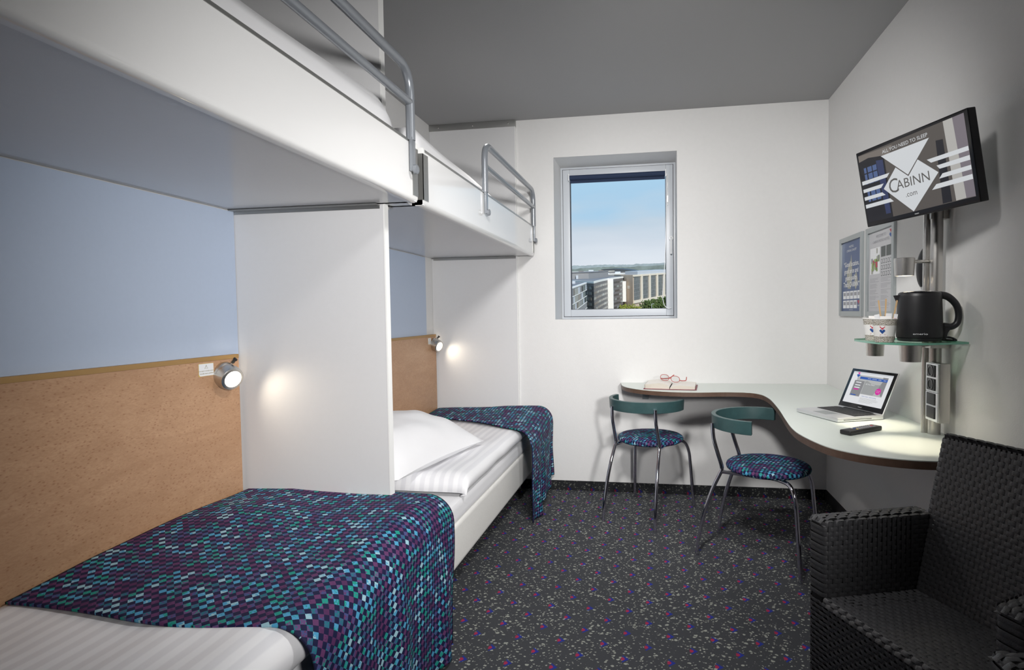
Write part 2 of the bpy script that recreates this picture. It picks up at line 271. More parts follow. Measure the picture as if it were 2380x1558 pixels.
# ---------------------------------------------------------------- mesh helpers
def world_origin(p):
    v = Vector((0, 0, 0))
    while p is not None: v += p.location; p = p.parent
    return v
class B:
    def __init__(s): s.v = []; s.f = []; s.uv = {}; s.mi = []; s.cur = 0
    def add(s, vs, fs):
        o = len(s.v); s.v += [Vector(v) for v in vs]
        for f in fs: s.f.append([i+o for i in f]); s.mi.append(s.cur)
        return s
    def box(s, a, b, mtx=None):
        x0, y0, z0 = a; x1, y1, z1 = b
        vs = [(x0, y0, z0), (x1, y0, z0), (x1, y1, z0), (x0, y1, z0), (x0, y0, z1), (x1, y0, z1), (x1, y1, z1), (x0, y1, z1)]
        if mtx is not None: vs = [mtx @ Vector(v) for v in vs]
        return s.add(vs, [(0, 3, 2, 1), (4, 5, 6, 7), (0, 1, 5, 4), (1, 2, 6, 5), (2, 3, 7, 6), (3, 0, 4, 7)])
    def quad(s, *p): return s.add(p, [tuple(range(len(p)))])
    def prism(s, pts, z0, z1, mtx=None):
        n = len(pts); vs = [(x, y, z0) for x, y in pts] + [(x, y, z1) for x, y in pts]
        if mtx is not None: vs = [mtx @ Vector(v) for v in vs]
        return s.add(vs, [tuple(range(n-1, -1, -1)), tuple(range(n, 2*n))] + [(i, (i+1) % n, (i+1) % n+n, i+n) for i in range(n)])
    def lathe(s, prof, c, n=32, mtx=None, cap=True):
        vs = []; fs = []
        for r, z in prof:
            for k in range(n):
                a = 2*PI*k/n; vs.append(Vector((r*math.cos(a), r*math.sin(a), z)))
        for i in range(len(prof)-1):
            for k in range(n): fs.append((i*n+k, i*n+(k+1) % n, (i+1)*n+(k+1) % n, (i+1)*n+k))
        if cap: fs.append(tuple(range(n-1, -1, -1))); fs.append(tuple((len(prof)-1)*n+k for k in range(n)))
        c = Vector(c)
        vs = [(mtx @ v if mtx is not None else v) + c for v in vs]
        return s.add(vs, fs)
    def tube(s, pts, r, n=12, closed=False, flat=None):
        pts = [Vector(p) for p in pts]; N_ = len(pts); T = []
        for i in range(N_):
            a = pts[(i-1) % N_] if (closed or i > 0) else pts[i]; b = pts[(i+1) % N_] if (closed or i < N_-1) else pts[i]
            T.append((b-a).normalized())
        ref = Vector((0, 0, 1)) if abs(T[0].z) < .9 else Vector((1, 0, 0))
        nrm = (ref - T[0]*ref.dot(T[0])).normalized(); vs = []
        rr = r if isinstance(r, (list, tuple)) else [r]*N_
        for i in range(N_):
            nrm = (nrm - T[i]*nrm.dot(T[i])).normalized(); bi = T[i].cross(nrm)
            for k in range(n):
                a = 2*PI*k/n; fl = flat or 1
                vs.append(pts[i] + nrm*math.cos(a)*rr[i] + bi*math.sin(a)*rr[i]*fl)
        fs = []
        for i in range(N_ if closed else N_-1):
            j = (i+1) % N_
            for k in range(n): fs.append((i*n+k, i*n+(k+1) % n, j*n+(k+1) % n, j*n+k))
        if not closed: fs.append(tuple(range(n-1, -1, -1))); fs.append(tuple((N_-1)*n+k for k in range(n)))
        return s.add(vs, fs)
    def grid(s, P, uv=None, close_u=False):
        nu = len(P); nv = len(P[0]); o = len(s.v); vs = [p for row in P for p in row]; fs = []
        for i in range(nu if close_u else nu-1):
            for j in range(nv-1):
                i2 = (i+1) % nu; fs.append((i*nv+j, i2*nv+j, i2*nv+j+1, i*nv+j+1))
        s.add(vs, fs)
        if uv:
            for i, row in enumerate(uv):
                for j, q in enumerate(row): s.uv[o+i*nv+j] = q
        return s
    def build(s, name, material, parent=None, smooth=False, bevel=0, seg=2, origin=None, solid=0, sub=0, angle=None):
        org = world_origin(parent) if parent is not None else Vector(origin or (0, 0, 0))
        me = bpy.data.meshes.new(name)
        me.from_pydata([tuple(v-org) for v in s.v], [], s.f)
        mats = material if isinstance(material, (list, tuple)) else [material]
        for mt in mats: me.materials.append(mt)
        if len(mats) > 1:
            for p, i in zip(me.polygons, s.mi): p.material_index = i
        if s.uv:
            ul = me.uv_layers.new(name='UVMap')
            for l in me.loops: ul.data[l.index].uv = s.uv.get(l.vertex_index, (0, 0))
        bm = bmesh.new(); bm.from_mesh(me); bmesh.ops.recalc_face_normals(bm, faces=bm.faces); 
        if bevel:
            es = [e_ for e_ in bm.edges if len(e_.link_faces) == 2 and e_.calc_face_angle(0) > .6]
            bmesh.ops.bevel(bm, geom=es, offset=bevel, segments=seg, affect='EDGES', profile=.7, clamp_overlap=True)
        bm.to_mesh(me); bm.free()
        if smooth or bevel:
            me.shade_smooth()
            me.set_sharp_from_angle(angle=angle or math.radians(42))
        o = bpy.data.objects.new(name, me); COL.objects.link(o)
        if parent is not None: o.parent = parent
        else: o.location = org
        if solid:
            md = o.modifiers.new('solid', 'SOLIDIFY'); md.thickness = solid; md.offset = -1
        if sub:
            md = o.modifiers.new('sub', 'SUBSURF'); md.levels = sub; md.render_levels = sub
        return o
def thing(name, label, cat, loc=(0, 0, 0), group=None):
    o = bpy.data.objects.new(name, None); COL.objects.link(o); o.location = loc; o.empty_display_size = .1
    o['label'] = label; o['category'] = cat
    if group: o['group'] = group
    return o
def tag(o, label, cat, group=None):
    o['label'] = label; o['category'] = cat
    if group: o['group'] = group
    return o
def struct(o): o['kind'] = 'structure'; return o
def copy_tree(o, parent=None):
    c = o.copy(); COL.objects.link(c); c.parent = parent
    for ch in list(o.children): copy_tree(ch, c)
    return c
def smooth_path(ctrl, per=8, closed=False):
    P = [Vector(p) for p in ctrl]; n = len(P); out = []
    rng = range(n if closed else n-1)
    for i in rng:
        p1 = P[i]; p2 = P[(i+1) % n]
        p0 = P[i-1] if (i > 0 or closed) else p1*2-p2
        p3 = P[(i+2) % n] if (i+2 < n or closed) else p2*2-p1
        for k in range(per):
            t = k/per; t2 = t*t; t3 = t2*t
            out.append(.5*((2*p1)+(-p0+p2)*t+(2*p0-5*p1+4*p2-p3)*t2+(-p0+3*p1-3*p2+p3)*t3))
    if not closed: out.append(P[-1])
    return out
def rounded(ctrl, rad, seg=6):
    """polyline with rounded corners"""
    P = [Vector(p) for p in ctrl]; out = [P[0]]
    for i in range(1, len(P)-1):
        a = (P[i-1]-P[i]); b = (P[i+1]-P[i]); r = min(rad, a.length*.49, b.length*.49)
        a = P[i]+a.normalized()*r; b = P[i]+b.normalized()*r
        for k in range(seg+1):
            t = k/seg; out.append((1-t)**2*a+2*t*(1-t)*P[i]+t*t*b)
    out.append(P[-1]); return out
def text(parent, string, size, mtx, material, name='lettering', extrude=.0003, align='CENTER', sx=1.0, offset=0):
    cu = bpy.data.curves.new(name, 'FONT'); cu.body = string; cu.size = size; cu.align_x = align; cu.align_y = 'CENTER'; cu.extrude = extrude; cu.resolution_u = 3; cu.offset = offset
    ob = bpy.data.objects.new('t', cu); me = bpy.data.meshes.new_from_object(ob); bpy.data.objects.remove(ob)
    me.materials.clear(); me.materials.append(material)
    org = world_origin(parent)
    mt = Matrix.Translation(-org) @ mtx @ Matrix.Diagonal((sx, 1, 1, 1))
    me.transform(mt); me.name = name
    o = bpy.data.objects.new(name, me); COL.objects.link(o); o.parent = parent
    return o

# ---------------------------------------------------------------- room
D, R, LW, H, FR = 3.82, 1.073, -1.57, 2.55, -1.7
WX0, WX1, WZ0, WZ1, DR = -.692, .133, 1.1825, 2.285, .29
b = B(); b.box((LW-.15, FR-.15, -.12), (R+.15, D+.4, 0)); struct(b.build('floor', M['carpet']))
b = B(); b.box((LW-.15, FR-.15, H), (R+.15, D+.4, H+.15)); struct(b.build('ceiling', M['ceiling']))
b = B(); b.box((LW-.15, FR-.15, 0), (LW, D+.4, H)); struct(b.build('wall_left', M['wall']))
b = B(); b.box((R, FR-.15, 0), (R+.15, D+.4, H)); struct(b.build('wall_right', M['wall']))
b = B(); b.box((LW, FR-.15, 0), (R, FR, H)); struct(b.build('wall_front', M['frontwall']))
b = B()
b.box((LW, D, 0), (WX0, D+.4, H)); b.box((WX1, D, 0), (R, D+.4, H)); b.box((WX0, D, 0), (WX1, D+.4, WZ0)); b.box((WX0, D, WZ1), (WX1, D+.4, H))
struct(b.build('wall_back', M['wall']))
b = B(); b.box((-.95, D-.010, 0), (R, D, .065)); struct(b.build('baseboard_back', M['carpet_base']))
b = B(); b.box((R-.010, FR, 0), (R, D-.010, .065)); struct(b.build('baseboard_right', M['base']))

# window
wn = bpy.data.objects.new('window_1', None); COL.objects.link(wn); wn.location = (WX0, D+DR, WZ0); wn['kind'] = 'structure'
def frame_rect(b, x0, x1, z0, z1, w, y0, y1):
    b.box((x0, y0, z0), (x0+w, y1, z1)); b.box((x1-w, y0, z0), (x1, y1, z1)); b.box((x0+w, y0, z0), (x1-w, y1, z0+w)); b.box((x0+w, y0, z1-w), (x1-w, y1, z1))
y0 = D+DR
b = B(); frame_rect(b, WX0, WX1, WZ0, WZ1, .016, y0-.006, y0+.06); b.build('outer_frame', M['frame'], wn, bevel=.002)
b = B(); frame_rect(b, WX0+.014, WX1-.014, WZ0+.014, WZ1-.014, .006, y0-.0075, y0+.05); b.build('frame_seal', M['seal'], wn)
b = B(); frame_rect(b, WX0+.018, WX1-.018, WZ0+.018, WZ1-.018, .050, y0-.016, y0+.05); sash = b.build('sash', M['frame'], wn, bevel=.004)
b = B(); frame_rect(b, WX0+.066, WX1-.066, WZ0+.066, WZ1-.066, .005, y0-.003, y0+.035); b.build('pane_seal', M['seal'], sash)
b = B(); b.box((WX0+.066, y0+.015, WZ0+.066), (WX1-.066, y0+.019, WZ1-.066)); b.build('pane', M['pane'], sash)
b = B(); hx = .100; b.lathe([(.013, 0), (.016, .004), (.014, .012)], (hx, y0-.016, 1.748), 20, Matrix.Rotation(PI/2, 3, 'X'))
b.tube(rounded([(hx, y0-.024, 1.75), (hx, y0-.044, 1.75), (hx, y0-.046, 1.70), (hx, y0-.046, 1.635)], .012), .0075, 10); b.build('window_handle', M['whiteplastic'], sash, smooth=True)

# roller blind, rolled up
bl = thing('roller_blind', 'dark navy roller blind rolled up at the top of the window', 'blind', (-.27, y0-.03, 2.20))
b = B(); 
P = [[Vector((WX0+.072+k/14*(WX1-WX0-.144), y0-.036+.017*math.cos(a), 2.203+.017*math.sin(a))) for a in [2*PI*j/16 for j in range(17)]] for k in range(15)]
b.grid(P); b.box((WX0+.074, y0-.024, 2.166), (WX1-.074, y0-.020, 2.20)); b.build('roll', M['navyblind'], bl, smooth=True)
for s_, x_ in ((-1, WX0+.068), (1, WX1-.068)):
    b = B(); b.box((x_-.004, y0-.056, 2.180), (x_+.004, y0-.014, 2.228)); b.build('bracket', M['whiteplastic'], bl, bevel=.002)
b = B(); xr = WX1-.062
cord = smooth_path([(xr, y0-.04, 2.20), (xr-.003, y0-.04, 2.0), (xr-.006, y0-.04, 1.8), (xr-.014, y0-.04, 1.6), (xr-.026, y0-.042, 1.43), (xr-.031, y0-.042, 1.33), (xr-.020, y0-.042, 1.275), (xr+.006, y0-.04, 1.252), (xr+.030, y0-.03, 1.256)], 6)
b.tube(cord, .0022, 6); b.build('cord', M['whiteplastic'], bl, smooth=True)
b = B(); b.tube([(xr+.006, y0-.036, 2.19), (xr+.006, y0-.036, 1.98)], .0022, 6); b.box((xr+.002, y0-.042, 2.00), (xr+.010, y0-.032, 2.045)); b.build('chain', M['alu'], bl)

# left wall cladding
o = B().box((LW+.001, -1.2, 1.085), (LW+.012, 1.895, 1.617)).build('wall_panel', M['blue'], origin=(LW, .3, 1.1)); tag(o, 'pale blue wall panel above the nearer wooden bed panel, under the near bunk', 'wall panel', 'blue wall panels')
o = B().box((LW+.001, 1.93, 1.085), (LW+.012, 3.655, 1.617)).build('wall_panel', M['blue'], origin=(LW, 2.8, 1.1)); tag(o, 'pale blue wall panel behind the partition, above the far bed panel', 'wall panel', 'blue wall panels')
def headboard(y0_, y1_, label):
    t = thing('bed_wall_panel', label, 'wall panel', (LW+.011, (y0_+y1_)/2, 0), 'wooden panels beside the beds')
    B().box((LW+.001, y0_, .10), (LW+.026, y1_, 1.072)).build('board', M['wood'], t)
    bb = B(); bb.box((LW+.001, y0_, 1.072), (LW+.028, y1_, 1.088)); bb.build('edge_strip', M['woodedge'], t, bevel=.003)
    return t
headboard(-1.2, 1.878, 'speckled brown wooden panel along the nearer bed')
headboard(1.94, 3.782, 'brown wooden panel along the far bed, behind the partition')

# partition between the bunks, end panel
pt = thing('partition', 'tall white laminate partition board between the two bunk bays', 'partition', (LW, 1.91, 0))
B().box((LW+.001, 1.897, 0), (-.963, 1.925, H-.001)).build('board', M['laminate_dull'], pt)
B().box((-.963, 1.8965, 0), (-.958, 1.9255, H-.001)).build('edge_band', M['edge'], pt)
pt = thing('end_panel', 'white laminate end panel against the window wall beside the far bunk', 'panel', (LW, 3.81, 0))
B().box((LW+.001, 3.798, 0), (-.955, 3.819, 2.505)).build('board', M['laminate_dull'], pt)
B().box((-.955, 3.7975, 0), (-.951, 3.8195, 2.505)).build('edge_band', M['edge'], pt)
tr = B().box((LW+.001, 3.792, 2.505), (-.949, 3.8195, H-.001)).build('top_rail', M['alu'], pt, bevel=.001)
for x_ in (-1.50, -1.25, -1.0):
    B().lathe([(.004, 0), (.004, .002), (.002, .003)], (x_, 3.792, 2.525), 10, Matrix.Rotation(PI/2, 3, 'X')).build('screw', M['steel'], tr)

# ---------------------------------------------------------------- bunks
def bunk(y0_, y1_, label, dsc, rail_y):
    t = thing('upper_bunk', label, 'bunk bed', (-.83, y1_, 1.62), 'fixed upper bunks')
    b = B(); b.box((LW+.002, y0_, 1.622), (-.84, y1_, 1.642)); b.build('underside_board', M['laminate'], t)
    # front board with softly rounded lower edge
    prof = [(-.846, 1.8145), (-.8305, 1.8145), (-.8300, 1.640)] + [(-.846+.016*math.cos(a), 1.636+.016*math.sin(a)) for a in [-k*PI/2/5 for k in range(1, 6)]] + [(-.862, 1.620), (-.862, 1.66), (-.846, 1.66)]
    b = B(); n = len(prof)
    b.add([(x, y0_, z) for x, z in prof]+[(x, y1_, z) for x, z in prof], [tuple(range(n)), tuple(range(2*n-1, n-1, -1))]+[(i, (i+1) % n, (i+1) % n+n, i+n) for i in range(n)])
    b.build('front_board', M['gloss'], t, smooth=True)
    b = B(); b.box((-.850, y0_, 1.8145), (-.8285, y1_, 1.823)); b.build('top_edge_strip', M['alu'], t)
    for ye, s_ in ((y0_, 1), (y1_, -1)):
        if ye < 0: continue
        b = B(); b.box((LW+.002, min(ye, ye+s_*.016), 1.622), (-.834, max(ye, ye+s_*.016), 1.8145)); b.build('end_board', M['gloss'], t)
        b = B(); b.box((-.8300, min(ye-s_*.002, ye+s_*.042), 1.640), (-.8275, max(ye-s_*.002, ye+s_*.042), 1.805)); b.box((-.872, min(ye-s_*.002, ye), 1.640), (-.8275, max(ye-s_*.002, ye), 1.805)); b.build('corner_plate', M['alu'], t)
        b = B(); b.box((-.874, min(ye-s_*.004, ye+s_*.014), 1.805), (-.828, max(ye-s_*.004, ye+s_*.014), 1.826)); b.build('corner_cap', M['edge'], t, bevel=.002)
    if y0_ > 0:
        B().box((-.957, 1.8975, 1.622), (-.874, y0_-.001, 1.8145)).build('filler_strip', M['gloss'], t)
    return t
bunk(-1.0, 1.895, 'near upper bunk with glossy white front board, cut by the photo top', 0, 0)
bunk(1.944, 3.795, 'far upper bunk with glossy white front board, beside the window', 0, 0)
# steel angles carrying the bunks
def angle_rail(x0, x1, y_wall, s_, label):
    t = B(); t.box((x0, min(y_wall, y_wall+s_*.003), 1.606), (x1, max(y_wall, y_wall+s_*.003), 1.6195)); t.box((x0, min(y_wall, y_wall+s_*.032), 1.6165), (x1, max(y_wall, y_wall+s_*.032), 1.6195))
    o = t.build('support_rail', M['alu'], origin=((x0+x1)/2, y_wall, 1.6)); tag(o, label, 'bracket'); return o
angle_rail(LW+.014, -.975, 1.8965, -1, 'thin grey metal rail under the near bunk, on the partition')
angle_rail(LW+.014, -.955, 1.9260, 1, 'metal rail end behind the partition, under the far bunk')
angle_rail(LW+.014, -.96, 3.7970, -1, 'thin grey metal rail under the far bunk, on the end panel')

def cloth_top(x0, x1, y0_, y1_, zf, nx=40, ny=60):
    return [[Vector((x0+(x1-x0)*i/nx, y0_+(y1_-y0_)*j/ny, zf(x0+(x1-x0)*i/nx, y0_+(y1_-y0_)*j/ny))) for j in range(ny+1)] for i in range(nx+1)]
def nz3(x, y, z=0): return noise.noise(Vector((x, y, z)))
# upper bedding
def upper_bedding(y0_, y1_, label, hgt, seed):
    def zf(x, y):
        e = min(1, max(0, (x-(LW+.03))/.12))*min(1, max(0, (-.864-x)/.055)); e2 = min(1, max(0, (y-y0_)/.08))*min(1, max(0, (y1_-y)/.10))
        bump = .3+.3*math.sin((y-seed)*5.3)+.7*nz3(x*2.5, y*2.2, seed); hg = hgt(y)
        return 1.70 + (math.sqrt(max(0, 1-(1-e)**2))*math.sqrt(max(0, 1-(1-e2)**2)))*(hg + .022*bump)
    P = cloth_top(LW+.03, -.862, y0_, y1_, zf, 26, 60)
    b = B(); b.grid(P)
    o = b.build('upper_duvet', M['linen'], origin=(-1.2, (y0_+y1_)/2, 1.7), smooth=True, angle=PI); tag(o, label, 'duvet', 'white duvets on the upper bunks')
    t = B(); t.box((LW+.03, y0_, 1.643), (-.864, y1_, 1.70)); o = t.build('upper_mattress', M['basefab'], origin=(-1.2, (y0_+y1_)/2, 1.643), bevel=.01); tag(o, label.replace('duvet', 'bunk mattress, under its duvet,'), 'mattress')
upper_bedding(-.95, 1.876, 'white duvet rising over the near upper bunk edge', lambda y: .238, .2)
upper_bedding(1.975, 3.76, 'white duvet rising over the far upper bunk edge', lambda y: .222-.07*(y-2.3)/1.3, 1.3)

def guard_rail(ya, yb, label, zt=2.058, zm=1.948):
    t = thing('guard_rail', label, 'rail', (-.822, (ya+yb)/2, 1.72), 'grey tubular guard rails')
    r = .0155; x = -.826
    pts = rounded([(x, ya, 1.82), (x, ya, zt), (x, yb, zt), (x, yb, 1.82)], .085, 8)
    B().tube(pts, r, 14).build('top_tube', M['rail'], t, smooth=True)
    B().tube([(x, ya, zm), (x, yb, zm)], .0135, 12).build('middle_tube', M['rail'], t, smooth=True)
    for ye in (ya, yb):
        h = B(); h.box((-.8265, ye-.013, 1.715), (-.815, ye+.013, 1.828)); h.build('hook_plate', M['rail'], t, bevel=.002)
        h = B(); h.lathe([(.016, 0), (.016, .010), (.012, .013)], (-.815, ye, 1.722), 16, Matrix.Rotation(PI/2, 3, 'Y')); h.build('end_cap', M['rail'], t, smooth=True)
guard_rail(.25, 1.838, 'large grey tubular guard rail on the near upper bunk')
guard_rail(2.68, 3.775, 'smaller grey tubular guard rail on the far upper bunk')

# ---------------------------------------------------------------- lower beds
def bed(y0_, y1_, label, far):
    t = thing('bed', label, 'bed', (-1.2, (y0_+y1_)/2, 0), 'lower beds')
    xl, xr = LW+.03, -.842
    B().box((xl, y0_, .150), (xr, y1_, .335)).build('box_base', M['basefab'], t, bevel=.018, seg=3)
    b = B(); b.box((xl, y0_+.004, .336), (xr-.004, y1_-.004, .425)); b.build('mattress', M['linen'], t, bevel=.03, seg=4)
    for x_ in (xl+.06, xr-.12):
        for y_ in (y0_+.2, y1_-.2):
            if y_ < 0: continue
            B().lathe([(.022, 0), (.028, .15)], (x_, y_, 0), 14).build('leg', M['dark'], t, smooth=True)
    return t
bed(-.6, 1.905, 'near lower bed with white linen and woven spread, cut by the photo bottom', False)
bed(1.94, 3.785, 'far lower bed with cream fabric base, under the far bunk', True)

def zq(t): return math.sqrt(max(0, 1-(1-min(1, max(0, t)))**2))
def duvet(y0_, y1_, label, xr, ztop, seed, thick_end=True):
    xl = LW+.032; nx, ny = 46, 70; P = []
    for i in range(nx+1):
        row = []
        for j in range(ny+1):
            y = y0_+(y1_-y0_)*j/ny; u = i/nx
            e2 = zq((y-y0_)/.07)*zq((y1_-y)/.05)
            x_edge = xr + .012*nz3(y*4, seed, 1)
            # main surface then a rolled edge
            if u < .8:
                x = xl+(x_edge-.06-xl)*u/.8; z = ztop + .012*nz3(x*3, y*2.5, seed) + .006*nz3(x*8, y*7, seed)
            else:
                a = (u-.8)/.2*PI*.82; rr = (ztop-.425)/2
                x = x_edge-.06+.06*math.sin(a); z = ztop-rr+rr*math.cos(a)
            z = .428+(z-.428)*(.18+.82*e2)
            row.append(Vector((x, y, z)))
        P.append(row)
    o = B().grid(P).build('duvet', M['stripe'], origin=(-1.2, (y0_+y1_)/2, .43), smooth=True, angle=PI, solid=.004)
    return tag(o, label, 'duvet', 'white duvets on the lower beds')
duvet(-.5, 1.85, 'white striped duvet on the near lower bed, at the photo bottom left', -.778, .545, 3.1)
duvet(2.33, 3.70, 'white striped duvet on the far lower bed, beside the pillow', -.825, .520, 5.2)

def spread(name, label, ya_fn, yb, xout, ztop_fn, zbot_fn, seed, nx=90, ny=70, fold=.012):
    """bedspread from the wall over the mattress edge down to the floor; ya_fn(u) is its near edge"""
    xl = LW+.034; Rr = .10
    zt0 = ztop_fn(xout-Rr, yb)
    flat = (xout-Rr)-xl; arc = Rr*PI/2; P = []; UV = []
    total = flat+arc+(zt0-Rr-.01)
    for i in range(nx+1):
        row = []; uvr = []
        s = total*i/nx
        for j in range(ny+1):
            w = j/ny; ya = ya_fn(s/total); y = ya+(yb-ya)*w
            zt = ztop_fn(min(xl+s, xout-Rr), y); zb = zbot_fn(y)
            if s < flat:
                x = xl+s; z = ztop_fn(x, y)
            elif s < flat+arc:
                a = (s-flat)/Rr; x = xout-Rr+Rr*math.sin(a); z = zt-Rr+Rr*math.cos(a)
            else:
                k = (s-flat-arc)/(total-flat-arc); z = (zt-Rr)+(zb-(zt-Rr))*k
                x = xout + fold*k*(math.sin(y*21+seed)+.7*math.sin(y*37+seed*2+k)) + .006*nz3(y*9, z*5, seed)
            row.append(Vector((x, y, z))); uvr.append((y, s))
        P.append(row); UV.append(uvr)
    o = B().grid(P, UV).build(name, M['spread'], origin=(-1.1, (ya_fn(0)+yb)/2, .55), smooth=True, angle=PI, solid=.006)
    return tag(o, label, 'bedspread', 'bedspreads of woven diamond fabric')
def zt1(x, y):
    w = zq((1.96-y)/.05)
    return .562 + .014*math.sin((y-1.2)*3.4) + .018*max(0, 1-abs(x+1.35)/.28)*max(0, min(1, (y-1.1)/.8)) + .012*nz3(x*3.3, y*3.0, 2.2) - .0*w
spread('bedspread', 'large navy, teal and violet woven bedspread on the near bed', lambda u: 1.085-.02*math.sin(u*5)+.01*math.sin(u*13), 1.945, -.738, zt1, lambda y: .012+.012*(1+math.sin(y*9)), 1.0, 110, 90)
def zt2(x, y):
    k = min(1, max(0, (y-3.35)/.4))
    return .535 + .050*k*(.45+.55*min(1, max(0, (x+1.55)/.5))) + .008*nz3(x*3, y*3, 8)
spread('bedspread', 'woven dark bedspread folded over the far bed foot near the window wall', lambda u: 3.52-.37*min(1, (u/.62)**1.9), 3.788, -.712, zt2, lambda y: .012+.10*max(0, min(1, (y-3.35)/.4)), 2.0, 90, 46, .016)

# pillow on the far bed
def pillow():
    n = 34; top = []; bot = []
    c = Vector((-1.240, 2.53, .600)); ax = Vector((.56, -.10, -.10)).normalized(); ay = Vector((.10, .56, .0)).normalized()
    hw, hh, th = .270, .38, .125
    for i in range(n+1):
        a = []; bb = []
        for j in range(n+1):
            u = -1+2*i/n; v = -1+2*j/n
            pin = 1-.10*(1-abs(u)**2)*abs(v)**3-.0
            pin2 = 1-.10*(1-abs(v)**2)*abs(u)**3
            x = u*hw*pin2; y = v*hh*pin
            h = (max(0, 1-abs(u)**2.6)**.55)*(max(0, 1-abs(v)**2.6)**.55)
            wr = .010*nz3(u*2.4, v*3.5, 4)+.006*math.sin(u*9+v*5)*abs(v)
            p = c+ax*x+ay*y
            a.append(p+Vector((0, 0, th*h*(1.05+.12*math.sin(u*2+1))+wr*h))); bb.append(p+Vector((0, 0, -th*.50*h)))
        top.append(a); bot.append(bb)
    b = B(); b.grid(top); b.grid(bot)
    o = b.build('pillow', M['linen'], origin=tuple(c), smooth=True, angle=PI); return o
tag(pillow(), 'plump white pillow on the far bed, half hidden by the partition', 'pillow')

# ---------------------------------------------------------------- reading lamps and stickers
def reading_lamp(y, z, label):
    x = LW+.026
    t = thing('reading_lamp', label, 'lamp', (x, y, z), 'round reading lamps on the bed panels')
    ax = Vector((.80, -.25, -.25)).normalized(); q = Vector((0, 0, 1)).rotation_difference(ax).to_matrix()
    q0 = Vector((0, 0, 1)).rotation_difference(Vector((1, 0, 0))).to_matrix()
    B().lathe([(.046, 0), (.047, .010), (.043, .020), (.030, .024)], (x, y, z), 28, q0).build('wall_rose', M['steel'], t, smooth=True)
    c = Vector((x+.006, y, z))
    B().lathe([(.044, .012), (.044, .030), (.040, .047), (.034, .050), (.030, .050), (.0285, .046)], c, 28, q, cap=False).build('lamp_head', M['steel'], t, smooth=True)
    B().lathe([(.0005, .0455), (.029, .0455), (.029, .0465), (.0005, .0465)], c, 24, q).build('bulb', M['lampglow'], t)
    k = B(); k.box((-.004, -.004, 0), (.004, .004, .018), Matrix.Translation((x+.024, y+.018, z+.041)) @ Matrix.Rotation(.7, 4, 'Y')); k.box((-.007, -.003, 0), (.007, .003, .007), Matrix.Translation((x+.034, y+.018, z+.052)) @ Matrix.Rotation(.7, 4, 'Y')); k.build('switch', M['dark'], t, bevel=.001)
    l = light('reading_lamp_light', 'SPOT', tuple(c+ax*.06), tuple(c+ax*.06+Vector((.70, .52, -.52))), 1.0, (1, .86, .66), .02, spot=math.radians(105), blend=1)
    l.parent = t; l.location = l.location - t.location
    return t
reading_lamp(1.800, 1.018, 'lit round steel reading lamp on the nearer wooden panel')
reading_lamp(3.730, 1.018, 'lit round steel reading lamp on the far wooden panel')
def sticker(y0_, y1_, z0, z1, label):
    x = LW+.0262
    t = thing('warning_sticker', label, 'sticker', (x, (y0_+y1_)/2, z0), 'warning stickers')
    B().prism([(y0_, z0), (y1_, z0), (y1_, z1), (y0_, z1)], x, x+.0005, Matrix(((0, 0, 1, 0), (1, 0, 0, 0), (0, 1, 0, 0), (0, 0, 0, 1)))).build('backing', M['stickeredge'], t)
    B().prism([(y0_+.006, z0+.001), (y1_-.001, z0+.001), (y1_-.001, z1-.001), (y0_+.001, z1-.001), (y0_+.001, z0+.007)], x+.0005, x+.0009, Matrix(((0, 0, 1, 0), (1, 0, 0, 0), (0, 1, 0, 0), (0, 0, 0, 1)))).build('face', M['posterwhite'], t)
    ym = (y0_+y1_)/2; mt = lambda yy, zz: Matrix.Translation((x+.0011, yy, zz)) @ Matrix(((0, 0, 1, 0), (1, 0, 0, 0), (0, 1, 0, 0), (0, 0, 0, 1)))
    w = y1_-y0_
    text(t, 'DO NOT COVER LIGHT', w*.092, mt(ym, z0+(z1-z0)*.40), M['ink'], extrude=.0001)
    text(t, 'TILDÆK IKKE LAMPEN', w*.092, mt(ym, z0+(z1-z0)*.20), M['ink'], extrude=.0001)
    tri = B(); h = (z1-z0)*.28; zc = z0+(z1-z0)*.60
    tri.tube([(x+.001, ym-h*.55, zc), (x+.001, ym+h*.55, zc), (x+.001, ym, zc+h)], .0006, 5, closed=True); tri.build('warning_triangle', M['ink'], t)
    text(t, '!', h*.9, mt(ym, zc+h*.36), M['ink'], extrude=.0001)
sticker(1.690, 1.756, 1.022, 1.066, 'small white warning sticker beside the nearer reading lamp')
sticker(3.640, 3.690, 1.022, 1.066, 'small white warning sticker beside the far reading lamp')

# ---------------------------------------------------------------- desk
front = smooth_path([(-.245, 3.819, 0), (-.225, 3.66, 0), (-.17, 3.55, 0), (-.07, 3.46, 0), (.08, 3.40, 0), (.23, 3.39, 0), (.40, 3.415, 0), (.52, 3.40, 0), (.578, 3.33, 0), (.595, 3.20, 0), (.592, 3.05, 0), (.574, 2.80, 0), (.552, 2.58, 0), (.535, 2.38, 0), (.540, 2.24, 0), (.578, 2.07, 0), (.640, 1.98, 0), (.715, 1.93, 0), (.79, 1.905, 0), (.86, 1.90, 0), (.97, 1.91, 0), (1.072, 1.93, 0)], 5)
out = [(p.x, p.y) for p in front] + [(1.072, 3.819)]
dk = thing('corner_desk', 'curved pale green corner desk with brown edge along two walls', 'desk', (.6, 3.2, .72))
B().prism(out, .7475, .7505).build('worktop', M['desk'], dk)
b = B(); b.prism(out, .722, .7475); b.build('edge', M['deskedge'], dk)
b = B(); b.box((-.10, 3.60, .700), (-.06, 3.819, .722)); b.box((-.10, 3.805, .640), (-.06, 3.819, .700)); b.build('bracket', M['posterframe'], dk, bevel=.002)
b = B(); b.box((1.0, 2.15, .700), (1.072, 2.19, .722)); b.build('bracket', M['posterframe'], dk, bevel=.002)

